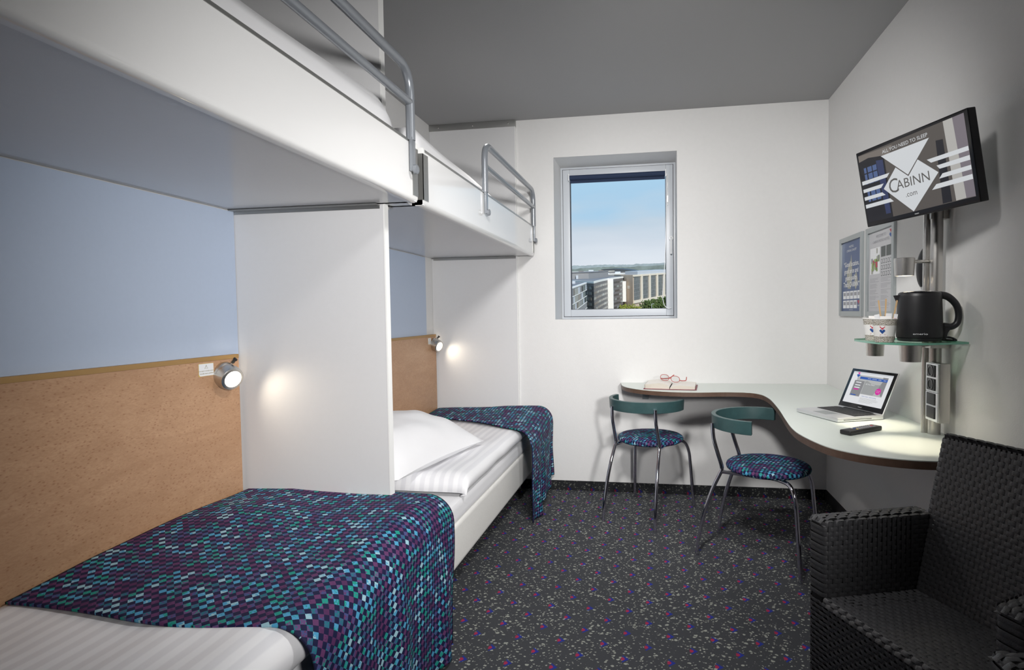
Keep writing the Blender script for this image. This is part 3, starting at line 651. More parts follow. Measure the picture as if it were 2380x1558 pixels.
# ---------------------------------------------------------------- steel pole with sockets, lamps, shelf
PX, PY = 1.022, 2.33
pl = thing('wall_pole', 'brushed steel double pole standing on the desk below the television', 'pole', (PX, PY, .751))
B().tube([(PX+.012, PY-.012, .7505), (PX+.012, PY-.012, 1.66)], .022, 24).build('main_tube', M['steel'], pl, smooth=True)
B().tube([(PX-.013, PY+.010, .7505), (PX-.013, PY+.010, 1.66)], .011, 18).build('slim_tube', M['steel'], pl, smooth=True)
B().box((PX-.020, PY-.002, .751), (PX+.01, PY+.010, 1.655)).build('web_plate', M['steel'], pl)
B().box((PX-.012, PY-.022, 1.56), (PX+.050, PY+.016, 1.60)).build('wall_clamp', M['steel'], pl, bevel=.002)
B().box((PX-.02, PY-.05, 1.078), (PX+.045, PY+.02, 1.098)).build('shelf_clamp', M['steel'], pl, bevel=.003)
def spot(cx_, cy_, ztop, label, arm_to, h=.062, r=.035, lit=True, energy=4, tilt=0):
    t = thing('steel_spotlight', label, 'lamp', (cx_, cy_, ztop-h), 'steel cylinder spotlights on the pole')
    B().lathe([(.001, h), (r-.001, h), (r, h-.001), (r*.92, 0), (r*.84, 0), (r*.84, .012), (.001, .012)], (cx_, cy_, ztop-h), 32, cap=False).build('lamp_head', M['steel'], t, smooth=True)
    B().lathe([(.0005, .0125), (r*.82, .0125), (r*.82, .0115), (.0005, .0115)], (cx_, cy_, ztop-h), 24).build('bulb', M['lampglow'], t)
    B().tube([(cx_, cy_, arm_to[2]), arm_to], .0065, 10).build('arm', M['steel'], t, smooth=True)
    l = light('spotlight_light', 'SPOT', (cx_, cy_, ztop-h-.004), (cx_+tilt, cy_, 0), energy, (1, .88, .68), .015, spot=math.radians(64), blend=.45)
    l.parent = t; l.location = l.location - t.location
spot(.917, 2.30, 1.416, 'uppermost steel spotlight on an arm, above the kettle', (PX-.01, PY, 1.404), h=.066, energy=1.3)
spot(.885, 2.49, 1.093, 'steel spotlight under the far left side of the glass shelf', (PX-.01, PY+.01, 1.088), h=.058, energy=4.2)
spot(.868, 2.12, 1.1005, 'steel spotlight under the near edge of the glass shelf', (PX-.005, PY-.03, 1.094), h=.058, energy=4.2)
# socket box
sk = thing('socket_box', 'upright steel power box with two sockets and two switches on the pole', 'socket box', (1.01, 2.22, .81))
XB0, XB1, YB0, YB1, ZB0, ZB1 = .999, 1.034, 2.20, 2.296, .812, 1.027
B().box((XB0, YB0, ZB0), (XB1, YB1, ZB1)).build('housing', M['steel'], sk, bevel=.003)
for k in range(2):
    z_ = ZB0+.106*k
    B().box((XB0-.006, YB0+.003, z_+.002), (XB0, YB1-.003, z_+.107)).build('cover_frame', M['aluminium'], sk, bevel=.002)
for k in range(4):
    z_ = ZB0+.012+k*.0495+(.004 if k > 1 else 0)
    pn = B(); pn.box((XB0-.010, YB0+.018, z_), (XB0-.005, YB1-.018, z_+.043)); pn = pn.build('socket' if k > 1 else 'switch', M['black'], sk, bevel=.002)
    if k > 1:
        B().lathe([(.021, 0), (.021, .002), (.016, .002), (.015, -.003)], (XB0-.0095, (YB0+YB1)/2, z_+.0215), 24, Vector((0, 0, 1)).rotation_difference(Vector((-1, 0, 0))).to_matrix()).build('socket_well', M['gblack'], pn, smooth=True)
# glass shelf
sh = smooth_path([(.766, 2.37, 0), (.765, 2.24, 0), (.785, 2.13, 0), (.86, 2.085, 0), (.96, 2.10, 0), (1.065, 2.145, 0)], 6)
so = [(p.x, p.y) for p in sh] + [(1.065, 2.42), (.93, 2.47), (.84, 2.47), (.785, 2.43)]
gs = thing('glass_shelf', 'green edged glass shelf on the pole carrying the kettle and cups', 'shelf', (.95, 2.25, 1.1))
b = B(); b.prism(so, 1.1015, 1.1085); b.cur = 1
for i, fc in enumerate(b.f): b.mi[i] = 0 if len(fc) > 4 else 1
b.build('glass_plate', [M['shelfglass'], M['glassedge']], gs)
ZS = 1.1090

# kettle
kt = thing('kettle', 'matte black electric kettle with a looped handle on the glass shelf', 'kettle', (.945, 2.215, ZS))
kx, ky = .935, 2.215; hd = Vector((.985, -.17, 0)).normalized(); pd = Vector((.17, .985, 0))
B().lathe([(.060, 0), (.068, .002), (.070, .012), (.062, .014)], (kx, ky, ZS), 36).build('power_base', M['black'], kt, smooth=True)
kb = B(); prof = [(.001, .014), (.070, .014), (.0715, .03), (.0705, .08), (.0685, .13), (.067, .160), (.0655, .172), (.062, .176)]
n = 40; vs = []; 
rows = []
for r_, z_ in prof:
    row = []
    for k in range(n+1):
        a = 2*PI*k/n; p = hd*math.cos(a)*r_*1.03+pd*math.sin(a)*r_*.96
        row.append(Vector((kx, ky, ZS+z_))+p)
    rows.append(row)
kb.grid(rows); kb.build('body', M['black'], kt, smooth=True)
B().lathe([(.001, .181), (.040, .180), (.060, .1775), (.0635, .175), (.0635, .172)], (kx, ky, ZS), 36, cap=False).build('lid', M['gblack'], kt, smooth=True)
sp_ = B(); c0 = Vector((kx, ky, ZS)); 
tip = c0-hd*.084+Vector((0, 0, .166)); l1 = c0-hd*.062+pd*.022+Vector((0, 0, .168)); l2 = c0-hd*.062-pd*.022+Vector((0, 0, .168)); l3 = c0-hd*.066+Vector((0, 0, .122))
sp_.add([tip, l1, l2, l3], [(0, 1, 2), (0, 2, 3), (0, 3, 1), (1, 3, 2)]); sp_.build('spout', M['black'], kt)
hp = smooth_path([c0+hd*.052+Vector((0, 0, .166)), c0+hd*.085+Vector((0, 0, .160)), c0+hd*.112+Vector((0, 0, .132)), c0+hd*.121+Vector((0, 0, .098)), c0+hd*.117+Vector((0, 0, .066)), c0+hd*.100+Vector((0, 0, .052)), c0+hd*.078+Vector((0, 0, .054)), c0+hd*.066+Vector((0, 0, .050))], 6)
nn = len(hp); B().tube(hp, [.014-.003*math.sin(PI*i/nn) for i in range(nn)], 14).build('handle', M['black'], kt, smooth=True)
fl = B(); fl.add([c0+hd*.060+Vector((0, 0, .068))+pd*.012, c0+hd*.105+Vector((0, 0, .058))+pd*.010, c0+hd*.088+Vector((0, 0, .030))+pd*.010, c0+hd*.082+Vector((0, 0, .006))+pd*.010, c0+hd*.06+Vector((0, 0, .006))+pd*.012,
                  c0+hd*.060+Vector((0, 0, .068))-pd*.012, c0+hd*.105+Vector((0, 0, .058))-pd*.010, c0+hd*.088+Vector((0, 0, .030))-pd*.010, c0+hd*.082+Vector((0, 0, .006))-pd*.010, c0+hd*.06+Vector((0, 0, .006))-pd*.012],
                 [(0, 1, 2, 3, 4), (9, 8, 7, 6, 5), (0, 5, 6, 1), (1, 6, 7, 2), (2, 7, 8, 3), (3, 8, 9, 4), (4, 9, 5, 0)]); fl.build('handle_foot', M['black'], kt, bevel=.004)
B().tube(smooth_path([c0+hd*.066+Vector((0, 0, .012)), c0+hd*.092+Vector((0, 0, .014))-pd*.01, c0+hd*.112+Vector((0, 0, .004))-pd*.012, c0+hd*.095+Vector((0, 0, .003))+pd*.02, c0+hd*.06+Vector((0, 0, .004))+pd*.06], 6), .0035, 8).build('cable', M['gblack'], kt, smooth=True)
vd = Vector((-.39, -.92, 0)).normalized(); vr = Vector((.92, -.39, 0))
mtx = Matrix.Translation(c0+vd*.0712+vr*.004+Vector((0, 0, .028))) @ Matrix((( vr.x, 0, vd.x, 0), (vr.y, 0, vd.y, 0), (0, 1, 0, 0), (0, 0, 0, 1)))
text(kt, 'emerio', .0105, mtx, M['posterwhite'], sx=1.5, extrude=.0006)
# unidentified shiny metal cap behind the kettle base
sg = B(); sg.lathe([(.001, 0), (.012, 0), (.014, .012), (.010, .020), (.001, .022)], (.868, 2.285, ZS), 20); o = sg.build('metal_cap', M['steel'], origin=(.868, 2.285, ZS), smooth=True); tag(o, 'small shiny metal cap between the cups and the kettle', 'tub')

# cups
def cup_pattern():
    mt, nt, b = new_mat('cup_print'); L = nt.links
    tc = N(nt, 'ShaderNodeTexCoord'); vo = N(nt, 'ShaderNodeTexVoronoi', feature='DISTANCE_TO_EDGE'); vo.inputs['Scale'].default_value = 250; L.new(tc.outputs['Object'], vo.inputs[0])
    nn = N(nt, 'ShaderNodeTexNoise'); nn.inputs['Scale'].default_value = 150; nn.inputs['Detail'].default_value = 1
    rr = N(nt, 'ShaderNodeMath', operation='GREATER_THAN'); rr.inputs[1].default_value = .16; L.new(vo.outputs['Distance'], rr.inputs[0])
    mx = N(nt, 'ShaderNodeMix', data_type='RGBA'); mx.inputs[6].default_value = (.30, .27, .22, 1); mx.inputs[7].default_value = (.74, .72, .68, 1)
    L.new(rr.outputs[0], mx.inputs[0]); L.new(mx.outputs[2], b.inputs['Base Color']); b.inputs['Roughness'].default_value = .6; return mt
M['cupprint'] = cup_pattern()
def cup(cx_, cy_, label, s_=1.0):
    t = thing('paper_cup', label, 'cup', (cx_, cy_, ZS), 'paper cups on the glass shelf')
    h = .082*s_; r0_, r1_ = .030*s_, .040*s_
    rad = lambda f: r0_+(r1_-r0_)*f
    b = B(); b.lathe([(.001, .001), (rad(0), 0), (rad(.25), h*.25), (rad(.27), h*.27), (rad(.70), h*.70), (rad(.72), h*.72), (rad(1), h), (rad(1)-.0008, h), (rad(.1)-.0008, h*.1), (.001, h*.1)], (cx_, cy_, ZS), 32, cap=False)
    fs = 32
    for i in range(len(b.f)):
        ring = i//32; b.mi[i] = 1 if ring in (1, 5) else 0
    b.build('cup_wall', [M['cupwhite'], M['cupprint']], t, smooth=True)
    B().tube([(cx_+r1_*math.cos(a), cy_+r1_*math.sin(a), ZS+h) for a in [2*PI*k/32 for k in range(32)]], .0016, 8, closed=True).build('rim', M['cupwhite'], t, smooth=True)
    d = Vector((-.36, -.93, 0)).normalized(); r = Vector((.93, -.36, 0)).normalized()
    def pt_(u, z): # point on the wall, u metres to the right
        rr_ = rad(z/h)+.0006; a = u/rr_; return Vector((cx_, cy_, ZS+z))+(d*math.cos(a)+r*math.sin(a))*rr_
    b = B(); zc = h*.47
    for (pts, mi) in (([(-.0095, zc+.017), (.0095, zc+.017), (0, zc+.005)], 0), ([(-.0100, zc+.002), (-.005, zc+.0075), (0, zc+.003), (.005, zc+.0075), (.0100, zc+.002), (0, zc-.009)], 1)):
        b.cur = mi; b.add([pt_(u-.006, z) for u, z in pts], [tuple(range(len(pts)))])
    b.build('emblem', [M['logored'], M['logoblue']], t)
    b = B()
    for k, (u0, u1) in enumerate(((-.013, .004), (-.014, .012))):
        z = zc-.0125-.004*k; b.add([pt_(u0, z), pt_(u1, z), pt_(u1, z+.0012), pt_(u0, z+.0012)], [(0, 1, 2, 3)])
    b.build('small_print', M['logored'], t)
    return t, h
c1, hc = cup(.800, 2.165, 'front white paper cup on the shelf, filled with sachets and stirrers')
c2, hc2 = cup(.815, 2.300, 'white paper cup on the shelf, half hidden behind the front cup')
def stick(x, y, z, dx, dy, dz, label):
    o = B().box((-.0025, -.0008, 0), (.0025, .0008, .138), Matrix.Translation((x, y, z)) @ Vector((0, 0, 1)).rotation_difference(Vector((dx, dy, dz)).normalized()).to_matrix().to_4x4()).build('stirrer', M['brownpaper'], origin=(x, y, z)); tag(o, label, 'stirrer', 'wooden stirrers in the cups')
stick(.800, 2.17, ZS+.012, -.12, .05, 1, 'wooden stirrer leaning left in the front paper cup')
stick(.803, 2.17, ZS+.016, .03, .02, 1, 'nearly upright wooden stirrer in the front paper cup')
stick(.818, 2.168, ZS+.012, .17, -.02, 1, 'wooden stirrer leaning right towards the kettle')
def sachet(x, y, z, w, h, rz, tilt, mt_, label, mark=None):
    t = thing('sachet', label, 'sachet', (x, y, z), 'sachets in the cups')
    mm = Matrix.Translation((x, y, z)) @ Matrix.Rotation(rz, 4, 'Z') @ Matrix.Rotation(tilt, 4, 'Y')
    B().box((-w/2, -.0012, 0), (w/2, .0012, h), mm).build('packet', mt_, t, bevel=.0008)
    if mark: B().box((-w*.3, -.0016, h*.62), (w*.3, -.0011, h*.80), mm).build('print', mark, t)
sachet(.790, 2.160, ZS+.022, .017, .078, -.25, -.22, M['posterwhite'], 'white sugar sachet leaning left out of the front cup', M['posterline'])
sachet(.813, 2.168, ZS+.022, .019, .080, -.30, .03, M['posterwhite'], 'white sachet upright at the middle of the front cup', M['posterline'])
sachet(.825, 2.160, ZS+.024, .012, .076, -.20, .14, M['posterwhite'], 'narrow white sachet beside the kettle', M['logored'])
sachet(.805, 2.175, ZS+.022, .008, .072, -.3, .02, M['black'], 'black coffee stick in the middle of the front cup')
sachet(.830, 2.172, ZS+.020, .009, .078, -.3, .10, M['black'], 'black coffee stick at the right of the front cup')
sachet(.797, 2.147, ZS+.030, .034, .062, -.38, .0, M['cupwhite'], 'broad white sachet with red top across the front cup', M['logored'])
sachet(.812, 2.298, ZS+.030, .036, .062, -.38, .0, M['cupwhite'], 'broad white sachet in the rear paper cup', M['logored'])

# dark hairdryer-like handset on the wall behind the pole
hs = B(); n = 24; rows = []
for k in range(13):
    f = k/12; z_ = 1.315+.155*f; w = .034*(math.sin(PI*min(1, max(0, .06+f*.90)))**.45); d_ = .030*(math.sin(PI*(.05+.9*f))**.5)
    rows.append([Vector((R-.002-d_*math.sin(PI*j/n), 2.503-.02*f+w*math.cos(PI*j/n), z_)) for j in range(n+1)])
hs.grid(rows); hs.add(rows[0], [tuple(range(n+1))]); hs.add(rows[-1], [tuple(range(n+1))])
o = hs.build('wall_handset', M['black'], origin=(R-.02, 2.47, 1.39), smooth=True); tag(o, 'dark oval handset on the right wall, half hidden behind the pole', 'handset')

# ---------------------------------------------------------------- television
TC = Vector((.8716, 2.1325, 1.6886))
TM = Matrix(((.3509, .9198, -.1754, 0), (-.9363, .3471, -.0534, 0), (.0118, .183, .983, 0), (0, 0, 0, 1)))
TW = Matrix.Translation(TC) @ TM
tvt = thing('television', 'flat black television tilted on the pole, showing a hotel logo', 'television', tuple(TC))
def tvbox(b, x0, x1, z0, z1, y0_, y1_): return b.box((x0, y0_, z0), (x1, y1_, z1), TW)
b = B(); tvbox(b, -.2405, .2405, -.1435, .1430, -.004, .028); b.build('housing', M['gblack'], tvt, bevel=.005, seg=3)
b = B(); tvbox(b, -.13, .13, -.11, .09, .028, .050); b.build('rear_bulge', M['black'], tvt, bevel=.012)
b = B(); tvbox(b, -.04, .04, -.04, .04, .050, .085); b.build('mount_plate', M['steel'], tvt, bevel=.003)
arm = TW @ Vector((0, .08, 0)); B().tube([arm, (PX+.006, PY-.005, arm.z-.04), (PX+.006, PY, 1.62)], .012, 12).build('mount_arm', M['steel'], tvt, smooth=True)
M['scr_bg'] = emat('screen_brown', (.085, .075, .068)); M['scr_dark'] = emat('screen_dark', (.012, .012, .016)); M['scr_blue'] = emat('screen_blue', (.07, .11, .24))
M['scr_white'] = emat('screen_pale', (.40, .39, .37)); M['scr_mauve'] = emat('screen_mauve', (.17, .15, .17)); M['scr_logo'] = emat('screen_logo', (.58, .60, .62)); M['scr_top'] = emat('screen_top', (.16, .14, .125)); M['scr_txt'] = emat('screen_text_dark', (.10, .095, .09))
def tvpoly(name, pts, mt_, lev): 
    b = B(); b.add([TW @ Vector((x, -.0042-.0004*lev, z)) for x, z in pts], [tuple(range(len(pts)))]); return b.build(name, mt_, tvt)
tvpoly('screen', [(-.229, .130), (.227, .1325), (.227, -.1235), (-.229, -.1265)], M['scr_bg'], 0)
tvpoly('picture_patch', [(-.229, .128), (-.06, .124), (-.08, .094), (-.18, .110), (-.229, .105)], M['scr_top'], 1)
tvpoly('picture_patch', [(-.229, .105), (-.18, .110), (-.105, .098), (-.105, -.1255), (-.229, -.1265)], M['scr_dark'], 1)
for x0_, x1_ in ((-.210, -.198), (-.192, -.170), (-.166, -.146)):
    for z0_, z1_ in ((.016, .030), (.033, .054), (.058, .078), (-.05, -.012)):
        tvpoly('picture_patch', [(x0_, z0_), (x1_, z0_), (x1_, z1_), (x0_, z1_)], M['scr_blue'], 2)
tvpoly('picture_patch', [(-.145, .09), (-.112, .085), (-.112, -.11), (-.135, -.11)], M['scr_blue'], 2).data.materials[0] = emat('screen_navy', (.03, .04, .10))
tvpoly('picture_patch', [(.116, .082), (.143, .079), (.143, -.122), (.108, -.122)], M['scr_dark'], 1)
tvpoly('picture_patch', [(.152, .132), (.1864, .132), (.1944, -.1215), (.158, -.1225)], M['scr_white'], 1)
tvpoly('picture_patch', [(.1864, .132), (.227, .1325), (.227, -.1225), (.1944, -.1215)], M['scr_mauve'], 1)
tvpoly('logo_shape', [(-.1173, .0987), (.0945, .0987), (-.0105, .0041)], M['scr_logo'], 4)
tvpoly('logo_shape', [(-.1279, -.0188), (-.0597, .0422), (-.0101, -.0012), (.0376, .0434), (.1101, -.0188), (-.0104, -.1245)], M['scr_logo'], 3)
for q in ([(-.229, .0315), (-.090, .0315), (-.1048, .0185), (-.229, .0173)], [(-.229, .0008), (-.124, .0008), (-.1393, -.0119), (-.229, -.0119)], [(-.229, -.0285), (-.1374, -.0288), (-.1237, -.0415), (-.229, -.0415)], [(-.229, -.058), (-.1049, -.058), (-.0907, -.072), (-.229, -.072)],
          [(.0731, .032), (.227, .032), (.227, .0182), (.0878, .0185)], [(.1066, .0038), (.227, .0038), (.227, -.0107), (.1164, -.0092)], [(.1242, -.0262), (.227, -.0262), (.227, -.0398), (.1092, -.0398)], [(.0954, -.0544), (.227, -.0544), (.227, -.0695), (.0762, -.0695)]):
    tvpoly('logo_stripe', q, M['scr_logo'], 3)
def tvm(x, z, lev): return TW @ Matrix.Translation((x, -.0042-.0004*lev, z)) @ Matrix.Rotation(PI/2, 4, 'X')
text(tvt, 'ALL YOU NEED TO SLEEP', .0172, tvm(-.009, .1105, 4), M['scr_logo'], extrude=0, sx=1.02)
text(tvt, 'C', .072, tvm(-.080, -.021, 5), M['scr_txt'], extrude=0, sx=.95)
text(tvt, 'ABINN', .046, tvm(.006, -.022, 5), M['scr_txt'], extrude=0, sx=1.04)
text(tvt, '.com', .026, tvm(-.008, -.062, 5), M['scr_txt'], extrude=0, sx=1)
text(tvt, 'PHILIPS', .0055, TW @ Matrix.Translation((.0, -.0046, -.1345)) @ Matrix.Rotation(PI/2, 4, 'X'), M['posterwhite'], extrude=.0001)

# ---------------------------------------------------------------- posters on the right wall
PM = Matrix(((0, 0, -1, 0), (-1, 0, 0, 0), (0, 1, 0, 0), (0, 0, 0, 1)))     # local x -> -y, local y -> z, facing -x
def poster(y0_, y1_, z0, z1, label, fw_=.028):
    t = thing('framed_poster', label, 'poster', (R, (y0_+y1_)/2, z0), 'framed posters on the right wall')
    x1_ = R; x0_ = R-.014
    for k, (a, b_, c_, d_) in enumerate(((y0_, y0_+fw_, z0, z1), (y1_-fw_, y1_, z0, z1), (y0_+fw_, y1_-fw_, z0, z0+fw_), (y0_+fw_, y1_-fw_, z1-fw_, z1))):
        B().box((x0_, a, c_), (x1_, b_, d_)).build('frame_bar', M['posterframe'], t, bevel=.004)
    B().box((R-.004, y0_+fw_, z0+fw_), (R-.001, y1_-fw_, z1-fw_)).build('backing_board', M['dark'], t)
    return t
xs = R-.0042
def sheet(t, name, y0_, y1_, z0, z1, mt_, lev=0):
    b = B(); x = xs-.0004*lev; b.add([(x, y0_, z0), (x, y1_, z0), (x, y1_, z1), (x, y0_, z1)], [(0, 1, 2, 3)]); return b.build(name, mt_, t)
def pm(y, z, lev): return Matrix.Translation((xs-.0004*lev, y, z)) @ PM
p1 = poster(3.178, 3.548, 1.190, 1.637, 'blue framed poster with white lettering, left one on the right wall')
sheet(p1, 'print', 3.206, 3.520, 1.218, 1.609, M['posterblue'])
text(p1, '9 HOTELS,', .017, pm(3.363, 1.578, 2), M['posterwhite'], extrude=0)
text(p1, '1 STRONG CONCEPT', .017, pm(3.363, 1.556, 2), M['posterwhite'], extrude=0)
for q in ([(3.363, 1.535), (3.375, 1.50), (3.405, 1.48), (3.440, 1.43), (3.430, 1.36), (3.420, 1.345), (3.372, 1.342), (3.350, 1.40), (3.350, 1.47)], [(3.285, 1.435), (3.312, 1.41), (3.308, 1.355), (3.290, 1.335), (3.262, 1.365), (3.262, 1.40)]):
    b = B(); b.add([(xs-.0004, y, z) for y, z in q], [tuple(range(len(q)))]); b.build('map_shape', M['postergrey'], p1)
for k, s_ in enumerate(('“Good location,', 'good price and', 'good quality.', 'That’s CABINN”')):
    text(p1, s_, .0375, pm(3.363, 1.480-.038*k, 2), M['posterwhite'], extrude=0, offset=.0006)
for j in range(2):
    for i in range(5):
        yy = 3.502-.059*i-.003; zz = 1.300-.052*j+.0
        if j == 1 and i == 4:
            b = B(); b.add([(xs-.0008, yy, zz+.028), (xs-.0008, yy-.04, zz+.028), (xs-.0008, yy-.02, zz+.008)], [(0, 1, 2)]); b.build('emblem', M['posterred'], p1)
            text(p1, 'CABINN', .010, pm(yy-.02, zz, 2), M['posterwhite'], extrude=0)
            continue
        c_ = sheet(p1, 'picture_card', yy-.052, yy, zz-.014, zz+.030, M['posterwhite'], 1)
        sheet(p1, 'card_photo', yy-.046, yy-.008, zz+.004, zz+.022, M['posterline'], 2)
text(p1, 'www.cabinn.com', .009, pm(3.363, 1.226, 2), M['posterwhite'], extrude=0)
p2 = poster(2.772, 3.126, 1.188, 1.637, 'white framed information poster with map, partly behind the television')
sheet(p2, 'print', 2.800, 3.098, 1.216, 1.609, M['paper'])
text(p2, 'WELCOME TO', .019, pm(2.945, 1.583, 2), M['posterline'], extrude=0)
text(p2, 'CABINN METRO HOTEL', .019, pm(2.945, 1.558, 2), M['posterline'], extrude=0)
b = B(); b.add([(xs-.0008, 2.842, 1.598), (xs-.0008, 2.812, 1.598), (xs-.0008, 2.827, 1.582)], [(0, 1, 2)]); b.build('emblem', M['posterred'], p2)
b = B(); b.add([(xs-.0008, 2.843, 1.574), (xs-.0008, 2.835, 1.583), (xs-.0008, 2.827, 1.577), (xs-.0008, 2.819, 1.583), (xs-.0008, 2.811, 1.574), (xs-.0008, 2.827, 1.560)], [(0, 1, 2, 3, 4, 5)]); b.build('emblem', M['logoblue'], p2)
sheet(p2, 'map_sheet', 2.955, 3.080, 1.400, 1.530, M['posterwhite'], 1)
rnd = random.Random(4)
for k in range(16):
    yy = 2.958+rnd.random()*.10; zz = 1.402+rnd.random()*.105
    sheet(p2, 'map_patch', yy, min(3.079, yy+.012+rnd.random()*.02), zz, min(1.529, zz+.012+rnd.random()*.02), M[rnd.choice(['postergreen', 'postergreen', 'postergrey', 'posterline', 'posterred'])], 2+.5*k)
for i in range(2): sheet(p2, 'photo', 2.886-.064*i, 2.942-.064*i, 1.478, 1.528, M['posterdark'], 1)
for j in range(3):
    for i in range(5):
        yy = 2.940-.0265*i; zz = 1.448-.030*j
        sheet(p2, 'pictogram', yy-.018, yy, zz-.002, zz+.019, M['posterdark'], 1); sheet(p2, 'pictogram_face', yy-.0155, yy-.0025, zz+.001, zz+.0165, M['paper'], 2)
for j in range(26):
    zz = 1.378-.0058*j
    for (ya, yb) in ((2.960, 3.082), (2.815, 2.940)):
        if (j % 5) != 4: 
            w = (yb-ya)*(.55+.42*rnd.random()); sheet(p2, 'text_line', yb-w, yb, zz, zz+.0016, M['posterline'], 1)

# ---------------------------------------------------------------- laptop
FLc = Vector((.640, 2.755, 0)); ex = Vector((.106, -.25, 0)).normalized(); ey = Vector((-ex.y, ex.x, 0))
LPW, LPD = .272, .232
lp = thing('laptop', 'open silver laptop with black keys showing a hotel web page', 'laptop', (.8, 2.68, .751))
LM = Matrix.Translation((FLc.x, FLc.y, .7525)) @ Matrix(((ex.x, ey.x, 0, 0), (ex.y, ey.y, 0, 0), (0, 0, 1, 0), (0, 0, 0, 1)))
b = B(); b.box((0, 0, 0), (LPW, LPD, .017), LM); b.build('base', M['aluminium'], lp, bevel=.004, seg=3)
b = B(); b.box((.016, .098, .0165), (LPW-.016, LPD-.022, .0175), LM); kbd = b.build('keyboard_bed', M['gblack'], lp)
kw = (LPW-.036)/13; km = None
for j in range(6):
    for i in range(13):
        if j == 0 and 4 <= i <= 8:
            if i == 4: x0_, x1_ = .018+4*kw, .018+9*kw-.0025
            else: continue
        else: x0_ = .018+i*kw; x1_ = x0_+kw-.0025
        B().box((x0_, .100+j*.0175, .0175), (x1_, .100+j*.0175+.0150, .0187), LM).build('key', M['key'], kbd)
b = B(); b.box((LPW/2-.042, .016, .0168), (LPW/2+.042, .080, .0173), LM); b.build('trackpad', M['posterframe'], lp)
b = B(); b.box((LPW-.0005, .03, .006), (LPW+.0003, .17, .0085), LM); b.build('disc_slot', M['dark'], lp)
b = B(); b.box((.05, LPD-.018, .0155), (LPW-.05, LPD-.006, .020), LM); b.build('hinge', M['black'], lp, bevel=.002)
TS = .44; SM = LM @ Matrix.Translation((0, LPD-.006, .018)) @ Matrix.Rotation(-TS, 4, 'X')   # screen: local x right, z up the screen, -y toward the user
SH = .196
b = B(); b.box((0, 0, 0), (LPW, .006, SH), SM); b.build('lid_shell', M['aluminium'], lp, bevel=.004, seg=3)
b = B(); b.box((.003, -.0012, .003), (LPW-.003, .0006, SH-.003), SM); b.build('screen_glass', M['gblack'], lp, bevel=.0004)
def lpoly(name, pts, mt_, lev):
    b = B(); b.add([SM @ Vector((x*LPW, -.0014-.00025*lev, z*SH)) for x, z in pts], [tuple(range(len(pts)))]); return b.build(name, mt_, lp)
def rect(x0_, z0_, x1_, z1_): return [(x0_, z0_), (x1_, z0_), (x1_, z1_), (x0_, z1_)]
M['w_white'] = emat('page_white', (.70, .71, .73)); M['w_grey'] = emat('page_grey', (.22, .22, .23)); M['w_lgrey'] = emat('page_light_grey', (.42, .43, .43)); M['w_mgrey'] = emat('page_mid_grey', (.30, .31, .31)); M['w_blue'] = emat('page_blue', (.02, .09, .38)); M['w_pink'] = emat('page_pink', (.60, .015, .32)); M['w_pale'] = emat('page_pale', (.55, .57, .60))
lpoly('screen', rect(.07, .13, .93, .92), M['w_white'], 0)
lpoly('page_bar', rect(.07, .885, .93, .92), M['w_pale'], 1)
lpoly('page_photo', rect(.20, .38, .85, .84), M['w_lgrey'], 1)
lpoly('page_photo', [(.40, .39), (.66, .39), (.76, .66), (.66, .65), (.55, .66), (.44, .72), (.40, .70)], M['w_mgrey'], 2)
lpoly('page_photo', [(.72, .60), (.76, .74), (.74, .85), (.85, .85), (.85, .40), (.82, .40)], M['w_grey'], 2)
lpoly('page_menu', rect(.17, .31, .39, .70), M['w_grey'], 3)
lpoly('page_banner', [(.26, .745), (.85, .745), (.85, .805), (.26, .805)], M['w_blue'], 3)
for k in range(4): text(lp, ('HOTELS', 'BOOKING', 'OFFERS', 'MENU')[k], .0055, SM @ Matrix.Translation(((.47+.11*k)*LPW, -.0026, .775*SH)) @ Matrix.Rotation(PI/2, 4, 'X'), M['w_white'], extrude=0)
lpoly('emblem', [(.17, .90), (.235, .90), (.205, .845)], M['w_pink'], 4)
lpoly('emblem', [(.165, .83), (.185, .86), (.205, .84), (.225, .86), (.245, .83), (.205, .775)], M['w_blue'], 4)
b = B(); b.add([SM @ Vector((.745*LPW+.0155*math.cos(a), -.0026, .50*SH+.0155*math.sin(a))) for a in [2*PI*k/24 for k in range(24)]], [tuple(range(24))]); b.build('page_badge', M['w_pink'], lp)
text(lp, 'LOW-CUT', .0045, SM @ Matrix.Translation((.745*LPW, -.0029, .515*SH)) @ Matrix.Rotation(PI/2, 4, 'X'), M['w_white'], extrude=0)
text(lp, 'from 405', .0045, SM @ Matrix.Translation((.745*LPW, -.0029, .48*SH)) @ Matrix.Rotation(PI/2, 4, 'X'), M['w_white'], extrude=0)
for z_ in (.655, .585, .525): lpoly('page_field', rect(.21, z_-.012, .33, z_+.012), M['w_white'], 4)
lpoly('page_button', rect(.21, .465, .32, .495), M['w_pink'], 4); lpoly('page_button', rect(.19, .325, .31, .350), M['w_blue'], 4)
text(lp, 'All You Need', .0095, SM @ Matrix.Translation((.53*LPW, -.0026, .635*SH)) @ Matrix.Rotation(PI/2, 4, 'X'), M['w_white'], extrude=0)
text(lp, 'Cabinn hotels - online booking', .0068, SM @ Matrix.Translation((.60*LPW, -.0026, .335*SH)) @ Matrix.Rotation(PI/2, 4, 'X'), M['w_blue'], extrude=0)
for k in range(5): lpoly('text_line', rect(.42, .285-.024*k, .42+(.36, .40, .38, .30, .26)[k], .292-.024*k), M['w_lgrey'], 2)
text(lp, 'MacBook', .0060, SM @ Matrix.Translation((.5*LPW, -.0026, .065*SH)) @ Matrix.Rotation(PI/2, 4, 'X'), M['posterwhite'], extrude=0)

